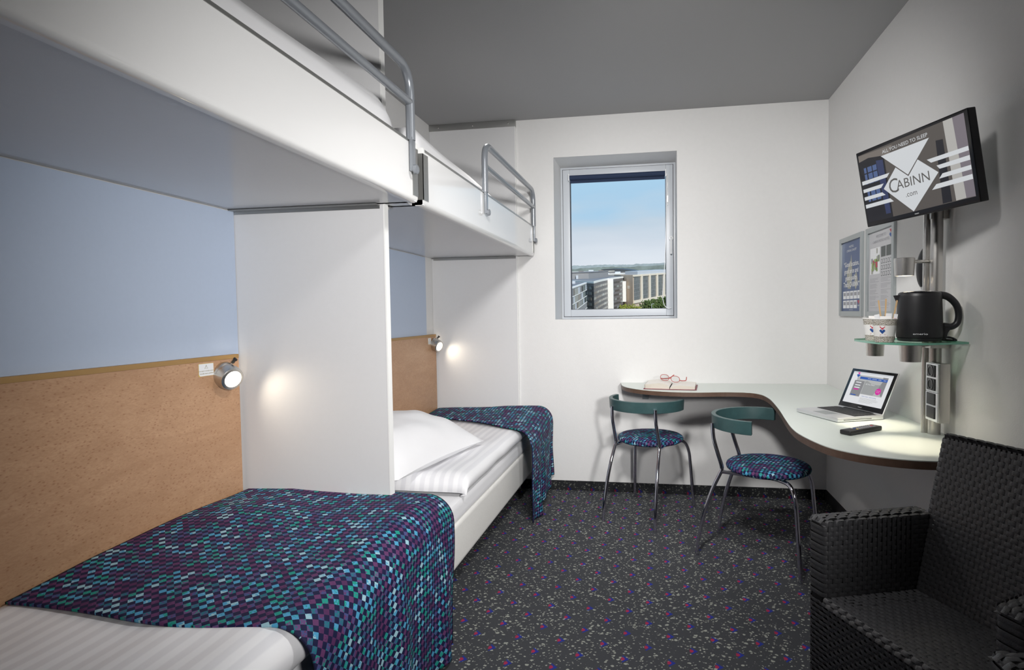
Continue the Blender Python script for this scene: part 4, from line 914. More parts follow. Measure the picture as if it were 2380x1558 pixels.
# ---------------------------------------------------------------- remote control
ra = Vector((.700, 2.262, 0)); rb = Vector((.868, 2.392, 0)); rx = (rb-ra).normalized(); ry = Vector((-rx.y, rx.x, 0)); RL = (rb-ra).length*.93
RM = Matrix.Translation((ra.x, ra.y, .7512)) @ Matrix(((rx.x, ry.x, 0, 0), (rx.y, ry.y, 0, 0), (0, 0, 1, 0), (0, 0, 0, 1)))
rc = thing('remote_control', 'black remote control lying on the desk before the laptop', 'remote control', (.78, 2.33, .751))
b = B(); b.box((0, -.023, 0), (RL, .023, .017), RM); b.build('body', M['black'], rc, bevel=.007, seg=3)
rr = random.Random(2)
for i in range(9):
    for j in range(3):
        x_ = .055+i*.013; c_ = M['posterline']
        if i == 0: c_ = (M['stickeredge'], M['logoblue'], M['posterwhite'])[j]
        if i == 8 and j == 1: c_ = M['logored']
        B().box((x_, -.0155+j*.0115, .0165), (x_+.008, -.0155+j*.0115+.008, .0186), RM).build('button', c_, rc)

# ---------------------------------------------------------------- book and glasses
bk = thing('open_book', 'open book with dark red cover lying on the desk by the wall', 'book', (.08, 3.6, .751))
BM = Matrix.Translation((.085, 3.60, .7515)) @ Matrix.Rotation(-.10, 4, 'Z')
BW, BD = .160, .125
b = B(); b.box((-BW, -BD, 0), (BW, BD, .003), BM); b.build('cover', M['redcover'], bk, bevel=.001)
def leafblock(sgn, hmax, name):
    n = 18; top = []; 
    for i in range(n+1):
        t_ = i/n; x = sgn*(.002+(BW-.012)*t_); h = .004+hmax*(math.sin(PI*min(1, t_*1.15+.04))**.55 if t_ < .42 else (1-.28*((t_-.42)/.58)))
        top.append((x, h))
    P = [[BM @ Vector((x, y, h)) for y in (-BD+.006, BD-.006)] for x, h in top]
    Q = [[BM @ Vector((x, y, .003)) for y in (-BD+.006, BD-.006)] for x, h in top]
    b = B(); b.cur = 0; b.grid(P); b.cur = 1; b.grid(Q)
    for side in (0, 1):
        pts = [p[side] for p in P]+[q[side] for q in reversed(Q)]
        for i in range(n): b.add([P[i][side], P[i+1][side], Q[i+1][side], Q[i][side]], [(0, 1, 2, 3)])
    b.add([P[-1][0], P[-1][1], Q[-1][1], Q[-1][0]], [(0, 1, 2, 3)])
    b.build(name, [M['page'], M['pageside']], bk, smooth=True)
leafblock(-1, .034, 'page_block'); leafblock(1, .022, 'page_block')
for k in range(4):
    z_ = .008+.0048*k; B().box((-BW+.006-.0012*k, -BD+.0045, z_), (-BW*.7, BD-.0045, z_+.0009), BM).build('loose_page', M['pageside'], bk)
gl = thing('eyeglasses', 'red framed eyeglasses lying folded open on the open book', 'glasses', (.07, 3.60, .79))
def gp(px, py, Y):   # helper for shaping the frame in the upright plane facing the room
    return Vector((px, Y, py))
def ring(cx_, cz_, rx_, rz_, Y, tl=0):
    return [Vector((cx_+rx_*math.copysign(abs(math.cos(a))**.8, math.cos(a))*1.0, Y+tl*math.sin(a), cz_+rz_*math.copysign(abs(math.sin(a))**.9, math.sin(a))-.12*rx_*math.cos(a))) for a in [2*PI*k/28 for k in range(28)]]
g1 = ring(.045, .8115, .0265, .0185, 3.60, .004); g2 = ring(.110, .8035, .0270, .0185, 3.585, .004)
B().tube(g1, .0017, 8, closed=True).build('rim', M['redplastic'], gl, smooth=True)
B().tube(g2, .0017, 8, closed=True).build('rim', M['redplastic'], gl, smooth=True)
for g_ in (g1, g2):
    b = B(); b.add(g_, [tuple(range(28))]); b.build('lens', M['lens'], gl)
B().tube(smooth_path([(.0705, 3.595, .805), (.078, 3.59, .809), (.084, 3.588, .804)], 5), .0022, 8).build('bridge', M['redplastic'], gl, smooth=True)
B().tube(smooth_path([(.019, 3.60, .806), (.045, 3.612, .8035), (.075, 3.625, .806), (.104, 3.64, .824)], 6), .003, 8).build('temple', M['redplastic'], gl, smooth=True)
B().tube(smooth_path([(.136, 3.585, .797), (.150, 3.60, .792), (.172, 3.61, .7915), (.178, 3.61, .797), (.180, 3.60, .815)], 6), .0027, 8).build('temple', M['redplastic'], gl, smooth=True)

# ---------------------------------------------------------------- cafe chairs
def make_chair(name, label):
    t = thing(name, label, 'chair', (0, 0, 0), 'green backed chairs at the desk')
    r = .0098
    for s_ in (-1, 1):
        rear = smooth_path([(-.270, s_*.165, 0), (-.262, s_*.163, .08), (-.232, s_*.158, .22), (-.195, s_*.150, .34), (-.158, s_*.143, .425), (-.150, s_*.141, .445), (-.152, s_*.141, .470), (-.172, s_*.140, .53), (-.192, s_*.139, .60), (-.197, s_*.138, .672)], 6)
        o = B().tube(rear, r, 12).build('rear_leg', M['chrome'], t, smooth=True)
        front = rounded([(-.150, s_*.125, .432), (.02, s_*.12, .432), (.165, s_*.155, .432), (.218, s_*.195, .30), (.232, s_*.205, 0)], .055, 7)
        front = rounded([(-.157, s_*.141, .436), (.10, s_*.115, .432), (.180, s_*.165, .428), (.205, s_*.185, .36), (.232, s_*.205, 0)], .04, 6)
        B().tube(front, r, 12).build('front_leg', M['chrome'], t, smooth=True)
    # upholstered round seat
    prof = [(.001, .436), (.12, .434), (.180, .438), (.1975, .447), (.2005, .457), (.197, .466), (.186, .4735), (.15, .4800), (.08, .4840), (.001, .4850)]
    n = 48; rows = []; uv = []; s = 0; last = None
    for rr_, z_ in prof:
        if last: s += math.hypot(rr_-last[0], z_-last[1])
        last = (rr_, z_)
        rows.append([Vector((rr_*math.cos(2*PI*k/n)+.035, rr_*math.sin(2*PI*k/n), z_)) for k in range(n+1)])
        q = rr_ if z_ > .457 else rr_
        ext = rr_ if z_ >= .457 else .2005+(.457-z_)
        uv.append([(ext*math.cos(2*PI*k/n), ext*math.sin(2*PI*k/n)) for k in range(n+1)])
    B().grid(rows, uv).build('seat', M['seatfab'], t, smooth=True, angle=PI)
    # bent wooden back rail
    n = 30; ro, ri = .225, .203; z0_, z1_ = .648, .712; P = []
    for k in range(n+1):
        a = PI/2+PI*(-.04)+PI*1.08*k/n; f = 1.0
        ca, sa = math.cos(a), math.sin(a); cx_ = -.010
        P += [Vector((cx_+ri*ca, ri*sa, z0_)), Vector((cx_+ro*ca, ro*sa, z0_)), Vector((cx_+(ro+.004)*ca, (ro+.004)*sa, z1_)), Vector((cx_+(ri+.004)*ca, (ri+.004)*sa, z1_))]
    b = B(); b.add(P, [(0, 1, 2, 3), (4*n+3, 4*n+2, 4*n+1, 4*n)]+[(4*k+j, 4*k+4+j, 4*k+4+(j+1) % 4, 4*k+(j+1) % 4) for k in range(n) for j in range(4)])
    b.build('back_rail', M['greenwood'], t, bevel=.0035, seg=3, angle=.7)
    return t
ch = make_chair('dining_chair', 'round seat chair with green back rail, standing nearer the window wall')
ch2 = copy_tree(ch); ch2['label'] = 'round seat chair with green back rail, facing the laptop beside the wicker armchair'
ch.location = (-.060, 3.440, 0); ch.rotation_euler = (0, 0, math.atan2(.914, .405))
ch2.location = (.505, 2.90, 0); ch2.rotation_euler = (0, 0, math.atan2(-.42, .91))

# ---------------------------------------------------------------- wicker armchairs
def make_armchair(label):
    t = thing('wicker_armchair', label, 'armchair', (0, 0, 0), 'black wicker armchairs')
    # local frame: +X forward (towards the beds), +Y the sitter's left; far arm is at Y < 0 ... origin at seat centre on floor
    PITCH = .0133
    FX = .235          # front of the arms
    def arm_y(x, s_): return s_*(.231-.040*(FX-x)/.30)          # inner face of the arm
    AW = .064; BX = -.048                                          # arm width; back panel inner face at seat level
    def back_x(z): return BX-.24*max(0, (z-.42))
    def strand(path, w, phase, amp=.0015, closed=False, upv=None, coord=None, per=.030, name='wicker_strand'):
        """flat woven strand following a path, rising and dipping over the ribs"""
        P = [Vector(p) for p in path]
        seg = [0]
        for i in range(1, len(P)): seg.append(seg[-1]+(P[i]-P[i-1]).length)
        L = seg[-1]; n = max(2, int(L/(per/6))); rows = []; k = 0
        for i in range(n+1):
            s = L*i/n
            while k < len(P)-2 and seg[k+1] < s: k += 1
            f = (s-seg[k])/max(1e-9, seg[k+1]-seg[k]); p = P[k].lerp(P[k+1], f)
            tg = (P[k+1]-P[k]).normalized()
            u_ = upv(p) if callable(upv) else upv
            nn_ = u_.cross(tg).normalized()
            ph = ((coord(p) if coord else s)/per+phase) % 1.0
            o_ = amp*(1 if ph < .70 else -1.1) if not (.64 < ph < .76 or ph > .95) else amp*0.15
            p = p+nn_*o_
            rows.append([p-u_*w/2-nn_*amp*.5, p+nn_*amp*.35, p+u_*w/2-nn_*amp*.5])
        b = B(); b.grid(rows); return b
    mt_ = M['wicker']
    def build_many(paths, nm='wicker_strand', w=PITCH*.97, upv=Vector((0, 0, 1)), per=.030, amp=.0015, parent=t):
        for i, p in enumerate(paths):
            strand(p, w, .5*(i % 2), amp, upv=upv, per=per).build(nm, mt_, parent, smooth=True, angle=PI)
    Zs = .425; ZA = .640
    # backing solids
    arms = []
    for s_ in (-1, 1):
        o = []
        inner = [(BX-.03, arm_y(BX-.03, s_)), (FX-.012, arm_y(FX, s_))]
        pts = [(BX-.062, arm_y(BX, s_)+s_*.003), (FX-.012, arm_y(FX, s_)+s_*.004), (FX-.004, arm_y(FX, s_)+s_*.014), (FX-.004, arm_y(FX, s_)+s_*(AW-.012)), (FX-.014, arm_y(FX, s_)+s_*(AW-.004)), (BX-.062, arm_y(BX, s_)+s_*(AW-.004))]
        if s_ > 0: pts = pts[::-1]
        b = B(); b.prism(pts, .02, ZA-.008); o = b.build('arm_panel', M['wickerback'], t); arms.append(o)
    b = B(); b.box((BX-.03, -.180, .05), (FX-.022, .180, Zs-.006)); seatp = b.build('seat_panel', M['wickerback'], t)
    hb = .205
    b = B(); b.add([(back_x(.3)-.004, -hb, .03), (back_x(.3)-.004, hb, .03), (back_x(.86)-.004, hb*.98, .858), (back_x(.86)-.004, -hb*.98, .858), (back_x(.3)-.05, -hb, .03), (back_x(.3)-.05, hb, .03), (back_x(.86)-.026, hb*.98, .858), (back_x(.86)-.026, -hb*.98, .858)],
                [(0, 1, 2, 3), (7, 6, 5, 4), (0, 4, 5, 1), (1, 5, 6, 2), (2, 6, 7, 3), (3, 7, 4, 0)]); backp = b.build('back_panel', M['wickerback'], t)
    # arm sleeves above and below the seat: strands round outer face, front and inner face
    n_low = int(ZA/PITCH)
    for k in range(n_low):
        z = .012+PITCH*(k+.5)
        if z > ZA-.007: break
        for s_ in (-1, 1):
            if z > Zs:
                path = [(BX-.055, arm_y(BX, s_)+s_*AW, z), (FX, arm_y(FX, s_)+s_*AW, z), (FX, arm_y(FX, s_), z), (back_x(z)+.004, arm_y(BX, s_), z)]
                path = rounded(path, .017, 4)
                if s_ < 0: path = path[::-1]
                strand(path, PITCH*.97, .5*(k % 2), upv=Vector((0, 0, 1)), coord=lambda p: p.x).build('wicker_strand', mt_, arms[0 if s_ < 0 else 1], smooth=True, angle=PI)
        if z <= Zs-.01:
            path = rounded([(BX-.055, arm_y(BX, 1)+AW, z), (FX, arm_y(FX, 1)+AW, z), (FX, arm_y(FX, -1)-AW, z), (BX-.055, arm_y(BX, -1)-AW, z)], .017, 4)
            strand(path, PITCH*.74, .5*(k % 2), upv=Vector((0, 0, 1)), coord=lambda p: p.x+p.y).build('wicker_strand', mt_, t, smooth=True, angle=PI)
    # back rest front face
    k = 0; z = Zs+PITCH*.5
    while z < .855:
        w_ = arm_y(BX, 1)+.003 if z < ZA else hb+.002
        x_ = back_x(z)
        if z < ZA: path = [(x_, w_, z), (x_, -w_, z)]
        else: path = rounded([(x_-.032, w_, z), (x_, w_, z), (x_, -w_, z), (x_-.032, -w_, z)], .012, 3)
        strand(path, PITCH*.97, .5*(k % 2), upv=Vector((-.23, 0, 1)).normalized(), per=.026, coord=lambda p: p.y).build('wicker_strand', mt_, backp, smooth=True, angle=PI)
        k += 1; z += PITCH
    # rolled top of the back
    for j, (dx, dz) in enumerate(((.002, -.002), (-.009, .003), (-.020, .002), (-.028, -.004))):
        y_ = hb*.96
        path = [(back_x(.86)+dx, -y_, .860+dz), (back_x(.86)+dx, y_, .860+dz)]
        strand(path, .013, .5*(j % 2), upv=Vector((1, 0, 0)) if 0 < j < 3 else Vector((.5, 0, .86)), per=.026).build('wicker_strand', mt_, backp, smooth=True, angle=PI)
    # seat: strands run from side to side
    x = BX+.006; k = 0
    while x < FX-.006:
        y_ = arm_y(x, 1)+.002
        path = [(x, -y_, Zs), (x, y_, Zs)]
        strand(path, PITCH*.97, .5*(k % 2), upv=Vector((1, 0, 0)), per=.028, coord=lambda p: p.y).build('wicker_strand', mt_, seatp, smooth=True, angle=PI)
        k += 1; x += PITCH
    # rolled front edge of the seat
    for j, (dx, dz) in enumerate(((.000, -.004), (.004, -.014))):
        strand([(FX+dx, -arm_y(FX, 1), Zs+dz), (FX+dx, arm_y(FX, 1), Zs+dz)], .012, .5*j, upv=Vector((.6, 0, -.8)), per=.028, amp=.003).build('edge_strand', mt_, seatp, smooth=True, angle=PI)
    # arm tops
    for ai, s_ in enumerate((-1, 1)):
        for j in range(5):
            off = .006+.013*j
            z = ZA+(.002 if j in (1, 2, 3) else -.003)
            path = [(back_x(ZA)+.002, arm_y(BX, s_)+s_*off, z), (FX-.010, arm_y(FX, s_)+s_*off, z), (FX+.001, arm_y(FX, s_)+s_*off, z-.012)]
            path = rounded(path, .01, 3)
            strand(path, .0125, .5*(j % 2), upv=Vector((0, -1, 0)), per=.034, amp=.0024).build('wicker_strand', mt_, arms[ai], smooth=True, angle=PI)
    # upright ribs showing between the strands
    def rib(p, q, wdir, parent, w=.0078):
        p, q, wd = Vector(p), Vector(q), Vector(wdir).normalized()*w/2
        B().add([p-wd, p+wd, q+wd, q-wd], [(0, 1, 2, 3)]).build('wicker_rib', mt_, parent)
    for k in range(-16, 16):
        y = .0091+.013*k
        if abs(y) < hb-.008: rib((back_x(Zs)+.0008, y, Zs), (back_x(.855)+.0008, y, .855), (0, 1, 0), backp)
        y = .0098+.014*k
        if abs(y) < .215:
            f = .79 if abs(y) > .1 else .9; rib((BX, y*f+(y*(1-.98) if 0 else 0), Zs+.0004) if abs(y) > .17 else (BX, y, Zs+.0004), (FX, y, Zs+.0004), (0, 1, 0), seatp)
        y = .0105+.015*k
        if abs(y) < .225: rib((FX-.0003, y, .03), (FX-.0003, y, Zs), (0, 1, 0), seatp, .006)
    for k in range(-4, 17):
        x = .0105+.015*k
        if not BX+.006 < x < FX-.008: continue
        for ai, s_ in enumerate((-1, 1)):
            yi = arm_y(x, s_)-s_*.0006; yo = arm_y(x, s_)+s_*(AW+.0006)
            rib((x, yi, Zs), (x, yi, ZA), (1, 0, 0), arms[ai]); rib((x, yo, .03), (x, yo, ZA), (1, 0, 0), arms[ai])
    for s_ in (-1, 1):
        for x_ in (BX-.03, FX-.03):
            B().box((x_-.015, s_*(.21+.02)-.015, 0), (x_+.015, s_*(.21+.02)+.015, .04)).build('foot', M['dark'], t)
    return t
AC = make_armchair('black wicker armchair with high back, large at the lower right')
# forward direction (-.89,-.455)
fwd = Vector((-.90, -.436))
AC2 = copy_tree(AC); AC2['label'] = 'second black wicker armchair, only an arm corner in the bottom right corner'
AC.rotation_euler = (0, 0, math.atan2(fwd.y, fwd.x)); AC2.rotation_euler = (0, 0, PI+.04)
AC.location = (.59+.235*.90-.036, 1.424+.235*.436-.004, 0); AC2.location = (.806, .765, 0)

# ---------------------------------------------------------------- city outside the window
TA = .0823; ct, st = math.cos(TA), math.sin(TA)
CT = Matrix.Translation((0, 0, EYE)) @ Matrix.Rotation(TA, 4, 'X')     # the town lies on rising ground
def cv(x, y, z): return CT @ Vector((x, y, z))
M['c_stone'] = mat('beige_brick', (.50, .40, .31), .8, var=.12, vscale=.8); M['c_frame'] = mat('cream_concrete', (.66, .60, .50), .8); M['c_white'] = mat('white_parapet', (.82, .80, .75), .7)
M['c_dark'] = mat('dark_cladding', (.16, .145, .14), .5, var=.2, vscale=.2); M['c_glass'] = mat('dark_window_glass', (.045, .055, .06), .15); M['c_gglass'] = mat('grey_green_glass', (.24, .28, .27), .2, var=.3, vscale=.25)
M['c_roof'] = mat('grey_roof', (.20, .20, .21), .9, var=.1, vscale=.3); M['c_grey'] = mat('grey_cladding', (.26, .26, .265), .7, var=.1, vscale=.4); M['c_lgrey'] = mat('pale_grey_panel', (.50, .53, .57), .6)
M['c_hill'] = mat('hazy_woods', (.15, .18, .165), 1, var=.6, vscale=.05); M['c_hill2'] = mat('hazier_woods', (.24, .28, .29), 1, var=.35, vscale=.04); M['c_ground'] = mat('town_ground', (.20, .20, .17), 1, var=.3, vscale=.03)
M['leaf'] = mat('autumn_leaves', (.20, .22, .03), .8, var=.75, vscale=.9); M['leaf2'] = mat('green_leaves', (.07, .11, .025), .8, var=.7, vscale=.9); M['bark'] = mat('bark', (.08, .06, .04), .9); M['road'] = mat('asphalt', (.14, .12, .12), .9)
M['c_blueglass'] = mat('tinted_curtain_glass', (.13, .14, .14), .2, var=.6, vscale=.35)
class CB(B):
    def prismc(s, pts, z0, z1):
        n = len(pts); vs = [cv(x, y, z0) for x, y in pts] + [cv(x, y, z1) for x, y in pts]
        return s.add(vs, [tuple(range(n-1, -1, -1)), tuple(range(n, 2*n))] + [(i, (i+1) % n, (i+1) % n+n, i+n) for i in range(n)])
    def wallbox(s, a, b_, z0, z1, out, thick):
        """box standing on the wall line a-b, coming out by `out` on the viewer's side"""
        a, b_ = Vector((*a, 0)), Vector((*b_, 0)); d = (b_-a).normalized(); nrm = Vector((d.y, -d.x, 0))
        if nrm.dot(Vector((a.x, a.y, 0))) > 0: nrm = -nrm
        q = [a+nrm*out, b_+nrm*out, b_-nrm*thick, a-nrm*thick]
        return s.prismc([(p.x, p.y) for p in q], z0, z1)
def lerp2(a, b_, f): return (a[0]+(b_[0]-a[0])*f, a[1]+(b_[1]-a[1])*f)
GZ = -34
o = CB(); o.prismc([(-900, 60), (900, 60), (1500, 3000), (-1500, 3000)], GZ-2, GZ); g_ = o.build('terrain', M['c_ground'], origin=tuple(cv(0, 400, GZ))); g_['kind'] = 'structure'
for nm, yy, top, amp, mt_, sd in (('wooded_ridge', 2600, 6, 5, 'c_hill2', 1.1), ('wooded_ridge', 1700, -3, 4, 'c_hill', 5.3)):
    b = CB(); n = 420; rows = []
    for i in range(n+1):
        x = -1300+2600*i/n; z = top+amp*nz3(x*.01, sd, 0)+amp*.5*nz3(x*.05, sd, 2)+amp*.35*nz3(x*.16, sd, 4)+amp*.22*nz3(x*.4, sd, 7)
        rows.append([cv(x, yy, GZ), cv(x, yy+20, z), cv(x, yy+140, z-4), cv(x, yy+300, GZ)])
    b.grid(rows); o = b.build(nm, M[mt_], origin=tuple(cv(0, yy, GZ)), smooth=True); o['kind'] = 'structure'

# corner office block in the middle
bc = thing('office_building', 'dark corner office block with white parapet, seen through the window', 'building', tuple(cv(-33, 306, GZ)), 'buildings outside the window')
Fp = [(-62, 359), (-33.9, 305.7)] + [(p.x, p.y) for p in smooth_path([(-33.9, 305.7, 0), (-33.4, 349, 0), (-30.6, 392, 0), (-25.2, 428, 0)], 5)][1:]
Bp = [(-40, 450), (-56, 428)]
CB().prismc(Fp+Bp, GZ, -9.2).build('wall', M['c_dark'], bc)
CB().prismc([lerp2(p, (-45, 390), -.012) for p in Fp]+Bp, -9.2, -8.0).build('parapet', M['c_white'], bc)
CB().prismc([lerp2(p, (-45, 390), .03) for p in Fp+Bp], -8.2, -7.95).build('roof', M['c_roof'], bc)
# windows: floor bands on the long curved front, panes between mullions
for fl_ in range(8):
    z1_ = -10.9-3.0*fl_
    for i in range(1, len(Fp)-1):
        a, b_ = Fp[i], Fp[i+1]
        w = CB(); w.wallbox(lerp2(a, b_, .04), lerp2(a, b_, .96), z1_-1.35, z1_, .12, .05); wd = w.build('window', M['c_glass'] if (fl_*7+i) % 5 else M['c_gglass'], bc)
    b = CB(); b.wallbox(lerp2(Fp[0], Fp[1], .05), lerp2(Fp[0], Fp[1], .985), z1_-1.9, z1_+.2, .12, .05); wd = b.build('window', M['c_glass'], bc)
    for q in range(8):
        f0 = .30+.085*q; b = CB(); b.wallbox(lerp2(Fp[0], Fp[1], f0), lerp2(Fp[0], Fp[1], f0+.05), z1_-1.6, z1_-.1, .2, .0)
        b.build('pane', M['c_gglass'] if (q+fl_) % 3 else M['c_stone'], wd)
pc = smooth_path([(-33.9, 305.7, 0), (-33.4, 349, 0), (-30.6, 392, 0), (-25.2, 428, 0)], 5)
a = pc[8]; b = CB(); b.prismc([(a.x-1.2, a.y-2), (a.x+3.4, a.y-2), (a.x+3.4, a.y+1), (a.x-1.2, a.y+1)], GZ, -8.4); b.build('pillar', M['c_white'], bc)
a = pc[-1]; b = CB(); b.prismc([(a.x-.5, a.y-2), (a.x+2.2, a.y-2), (a.x+2.2, a.y+1), (a.x-.5, a.y+1)], -27, -11.6); b.build('pillar', M['c_white'], bc)
# rooftop plant room
pr_ = CB(); pr_.prismc([(-60, 372), (-44.5, 372), (-36, 424), (-52, 430)], -8, -3.9); o = pr_.build('plant_room', M['c_grey'], bc)
b = CB(); b.prismc([(-60.5, 371.5), (-44.2, 371.5), (-35.6, 424.5), (-52, 431)], -3.9, -3.6); b.build('roof_slab', M['c_roof'], o)
b = CB(); b.prismc([(-52.8, 370.6), (-51.4, 370.6), (-51.4, 372), (-52.8, 372)], -8, -5.6); b.build('door', M['c_lgrey'], o)

# nearer grey block at the left
bl_ = thing('office_building', 'grey gridded office block at the lower left of the window view', 'building', tuple(cv(-36, 230, GZ)), 'buildings outside the window')
Lf = [(p.x, p.y) for p in smooth_path([(-34.9, 226, 0), (-35.2, 242, 0), (-36.2, 272, 0), (-37.4, 302, 0)], 4)]
CB().prismc(Lf+[(-60, 330), (-75, 226)], GZ, -9.0).build('wall', M['c_grey'], bl_)
CB().prismc([(x+.15, y) for x, y in Lf]+[(-60, 330), (-75, 226)], -9.0, -8.4).build('parapet', M['c_white'], bl_)
CB().prismc([(x-.9, y) for x, y in Lf]+[(-60, 329), (-74, 227)], -8.5, -8.36).build('roof', M['c_roof'], bl_)
for fl_ in range(6):
    z1_ = -9.4-3.2*fl_
    for i in range(len(Lf)-1):
        for q in range(2):
            a, b_ = lerp2(Lf[i], Lf[i+1], .5*q+.04), lerp2(Lf[i], Lf[i+1], .5*q+.46)
            w = CB(); w.wallbox(a, b_, z1_-2.7, z1_, .06, .05); w.build('window', M[('c_gglass', 'c_glass', 'c_lgrey', 'c_gglass', 'c_grey')[(fl_*3+i*2+q*5+i*fl_) % 5]], bl_)
    b = CB()
    for i in range(len(Lf)-1): b.wallbox(Lf[i], Lf[i+1], z1_-3.1, z1_-2.85, .25, .0)
    b.build('floor_strip', M['c_white'], bl_)
b = CB(); b.prismc([(-35.1, 225.4), (-34.3, 225.4), (-34.3, 228.5), (-35.1, 228.5)], GZ, -8.6); b.build('corner_post', M['c_frame'], bl_)
for k in range(3): 
    b = CB(); b.prismc([(-46+2*k, 262+9*k), (-44.5+2*k, 262+9*k), (-44.5+2*k, 264+9*k), (-46+2*k, 264+9*k)], -8.4, -7.4+.2*k); b.build('roof_unit', M['c_lgrey'] if k else M['c_dark'], bl_)

# beige building at the right
bb_ = thing('office_building', 'beige brick building with tall glazed bays at the right of the window view', 'building', tuple(cv(-17, 423, GZ)), 'buildings outside the window')
A0, A1 = (-17.7, 423.1), (12.5, 518); E0 = (-27.3, 435.4)
CB().prismc([E0, A0, A1, (2, 545), (-35, 470)], GZ, -7).build('wall', M['c_stone'], bb_)
for k in range(7):
    z_ = -9.2-2.55*k; w = CB(); w.wallbox(lerp2(E0, A0, .10), lerp2(E0, A0, .27), z_-1.25, z_, .06, .05); w.build('window', M['c_glass'], bb_)
nb = 5
for k in range(nb):
    f0 = .02+k*.196; a = lerp2(A0, A1, f0); b_ = lerp2(A0, A1, f0+.148)
    w = CB(); w.wallbox(a, b_, -26, -8.6, .10, .05); w = w.build('glazed_bay', M['c_blueglass'], bb_)
    for q in range(5):
        s_ = CB(); s_.wallbox(a, b_, -11.2-3.0*q, -11.0-3.0*q, .22, .0); s_.build('transom', M['c_grey'], w)
    s_ = CB(); s_.wallbox(lerp2(A0, A1, f0+.150), lerp2(A0, A1, f0+.178), -27.5, -7.0, 1.1, .0); s_.build('column', M['c_frame'], bb_)
    s_ = CB(); s_.wallbox(lerp2(A0, A1, f0-.01), lerp2(A0, A1, f0+.185), -28.2, -26.2, .9, .0); s_.build('plinth', M['c_frame'], bb_)
s_ = CB(); s_.wallbox(A0, A1, -8.3, -6.9, .7, .0); s_.build('cornice', M['c_frame'], bb_)
s_ = CB(); s_.prismc([(-24.5, 445), (-14.5, 432), (13, 520), (0, 540)], -7, -4.4); s_.build('roof_storey', M['c_lgrey'], bb_)
for k in range(3):
    b = CB(); f0 = (.38, .41, .44)[k]; c_ = lerp2(E0, A0, .62)
    b.wallbox(lerp2(E0, A0, .55), lerp2(E0, A0, .74), -15.6-.75*k, -15.15-.75*k, .07, 0); b.build('sign_line', M['c_white'], bb_)

# lower roofs behind
for (pts, z0_, z1_, m_, m2_, lab) in (
    ([(-93, 575), (-51, 578), (-47, 640), (-95, 640)], GZ, -5.2, 'c_grey', 'c_frame', 'long low grey roof behind the corner office block'),
    ([(-50, 520), (-30, 515), (-26, 560), (-50, 565)], GZ, -6.9, 'c_grey', 'c_white', 'low pale roof behind the corner block, left of the beige building'),
    ([(-67, 405), (-62, 425), (-70, 470), (-92, 450)], GZ, -7.2, 'c_frame', 'c_white', 'pale low roof at the far left of the window view')):
    t_ = thing('low_building', lab, 'building', tuple(cv(pts[0][0], pts[0][1], GZ)), 'buildings outside the window')
    CB().prismc(pts, z0_, z1_-.8).build('wall', M[m_], t_); CB().prismc(pts, z1_-.8, z1_).build('roof_edge', M[m2_], t_)
    for k in range(3):
        p = lerp2(pts[0], pts[2], .25+.2*k); b = CB(); b.prismc([(p[0], p[1]), (p[0]+5, p[1]), (p[0]+5, p[1]+4), (p[0], p[1]+4)], z1_, z1_+1.0+.5*(k == 1)); b.build('roof_unit', M['c_dark'] if k != 1 else M['c_lgrey'], t_)
t_ = thing('arena_building', 'dark building with a curved roof on the skyline', 'building', tuple(cv(-48, 680, GZ)), 'buildings outside the window')
b = CB(); n = 18; rows = []
for i in range(n+1):
    f = i/n; x = -66+40*f; z = -7.2+4.0*math.sin(PI*min(1, .32+f*.68))**.8
    rows.append([cv(x, 680, GZ), cv(x, 680, z), cv(x+4, 760, z), cv(x+4, 760, GZ)])
b.grid(rows); b.build('hall', mat('dark_slate', (.05, .06, .07), .6), t_, smooth=False)

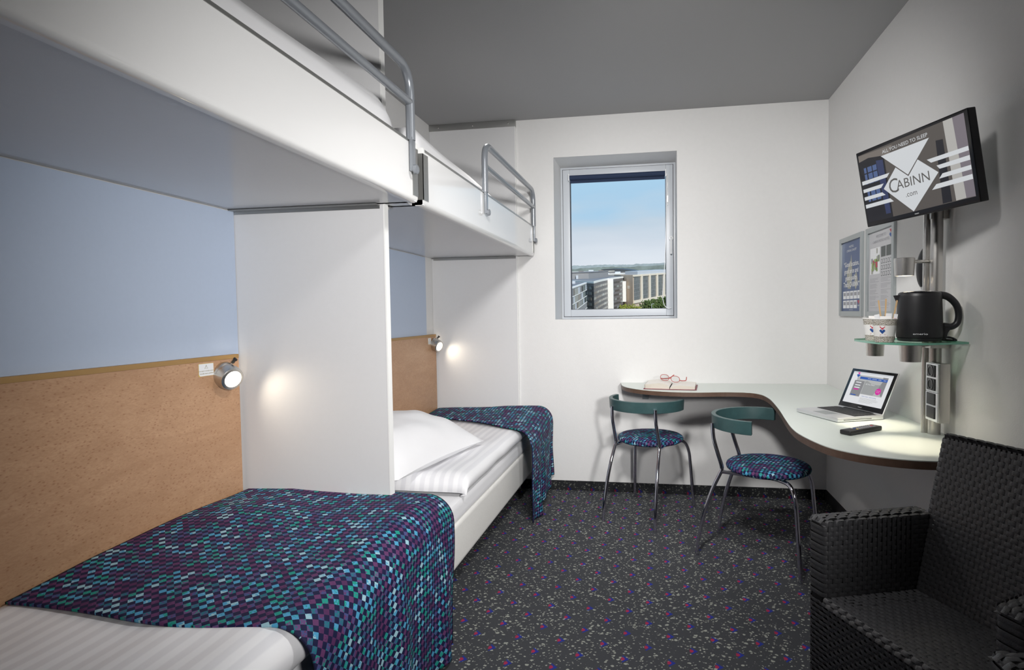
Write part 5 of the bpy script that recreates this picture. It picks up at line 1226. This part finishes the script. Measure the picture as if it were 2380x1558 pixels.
# trees
def tree(x, y, ztop, rad, mt_, label, sd, cat='tree'):
    t_ = thing('tree', label, 'tree', tuple(cv(x, y, GZ)), 'trees along the street')
    b = CB(); b.tube([cv(x, y, GZ), cv(x+.2, y, ztop-rad)], .25, 6); b.build('trunk', M['bark'], t_)
    rg = random.Random(sd); b = CB()
    for k in range(420):
        th = rg.random()*2*PI; u = rg.uniform(-.75, 1); r_ = rad*(rg.random()**.30); q = math.sqrt(max(0, 1-u*u))
        bump = .72+.5*nz3(math.cos(th)*2+sd, math.sin(th)*2, u*2)
        c_ = Vector((x+q*math.cos(th)*r_*1.15*bump, y+q*math.sin(th)*r_*bump, ztop-rad+u*r_*bump)); s_ = rad*rg.uniform(.07, .14)
        a1 = Vector((rg.uniform(-1, 1), rg.uniform(-1, 1), rg.uniform(-1, 1))).normalized(); a2 = a1.orthogonal().normalized(); a3 = a1.cross(a2)
        v = [c_+a1*s_, c_+a2*s_, c_-a1*s_, c_-a2*s_, c_+a3*s_*.7, c_-a3*s_*.7]
        b.add([cv(*p) for p in v], [(0, 1, 4), (1, 2, 4), (2, 3, 4), (3, 0, 4), (1, 0, 5), (2, 1, 5), (3, 2, 5), (0, 3, 5)])
    b.build('foliage', mt_, t_)
tree(-25.0, 326, -24.0, 4.5, M['leaf'], 'yellow green autumn tree at the foot of the office block', 1)
tree(-18.6, 330, -21.2, 5.2, M['leaf'], 'tall yellow green autumn tree below the beige end wall', 2)
tree(-12.6, 332, -22.2, 5.0, M['leaf'], 'yellow green tree between the beige wall and the street lamp', 3)
tree(-5.6, 352, -20.0, 5.2, M['leaf2'], 'dark green tree just left of the street lamp', 4)
tree(-.6, 356, -19.6, 5.0, M['leaf2'], 'dark green tree right behind the street lamp', 5)
tree(4.6, 358, -18.6, 5.4, M['leaf2'], 'dark green tree at the right edge of the window view', 6)
tree(8.8, 372, -17.8, 5.4, M['leaf2'], 'dark green tree outside, hidden mostly by the window frame', 7)
b = CB(); b.prismc([(-10, 318), (18, 318), (18, 338), (-6, 338)], GZ, GZ+7); o = b.build('street_embankment', M['road'], origin=tuple(cv(0, 320, GZ))); tag(o, 'reddish grey street strip at the lower right of the view', 'street')
sl = thing('street_lamp', 'thin grey street lamp among the trees outside', 'street lamp', tuple(cv(-3.0, 317, GZ)))
b = CB(); b.tube([cv(-3, 317, GZ), cv(-3, 317, -21.6)], .12, 6); b.build('post', M['c_lgrey'], sl)
b = CB(); b.tube([cv(-3.0, 317, -21.6), cv(-1.6, 317, -21.4)], .12, 6); b.build('lamp_arm', M['c_lgrey'], sl)
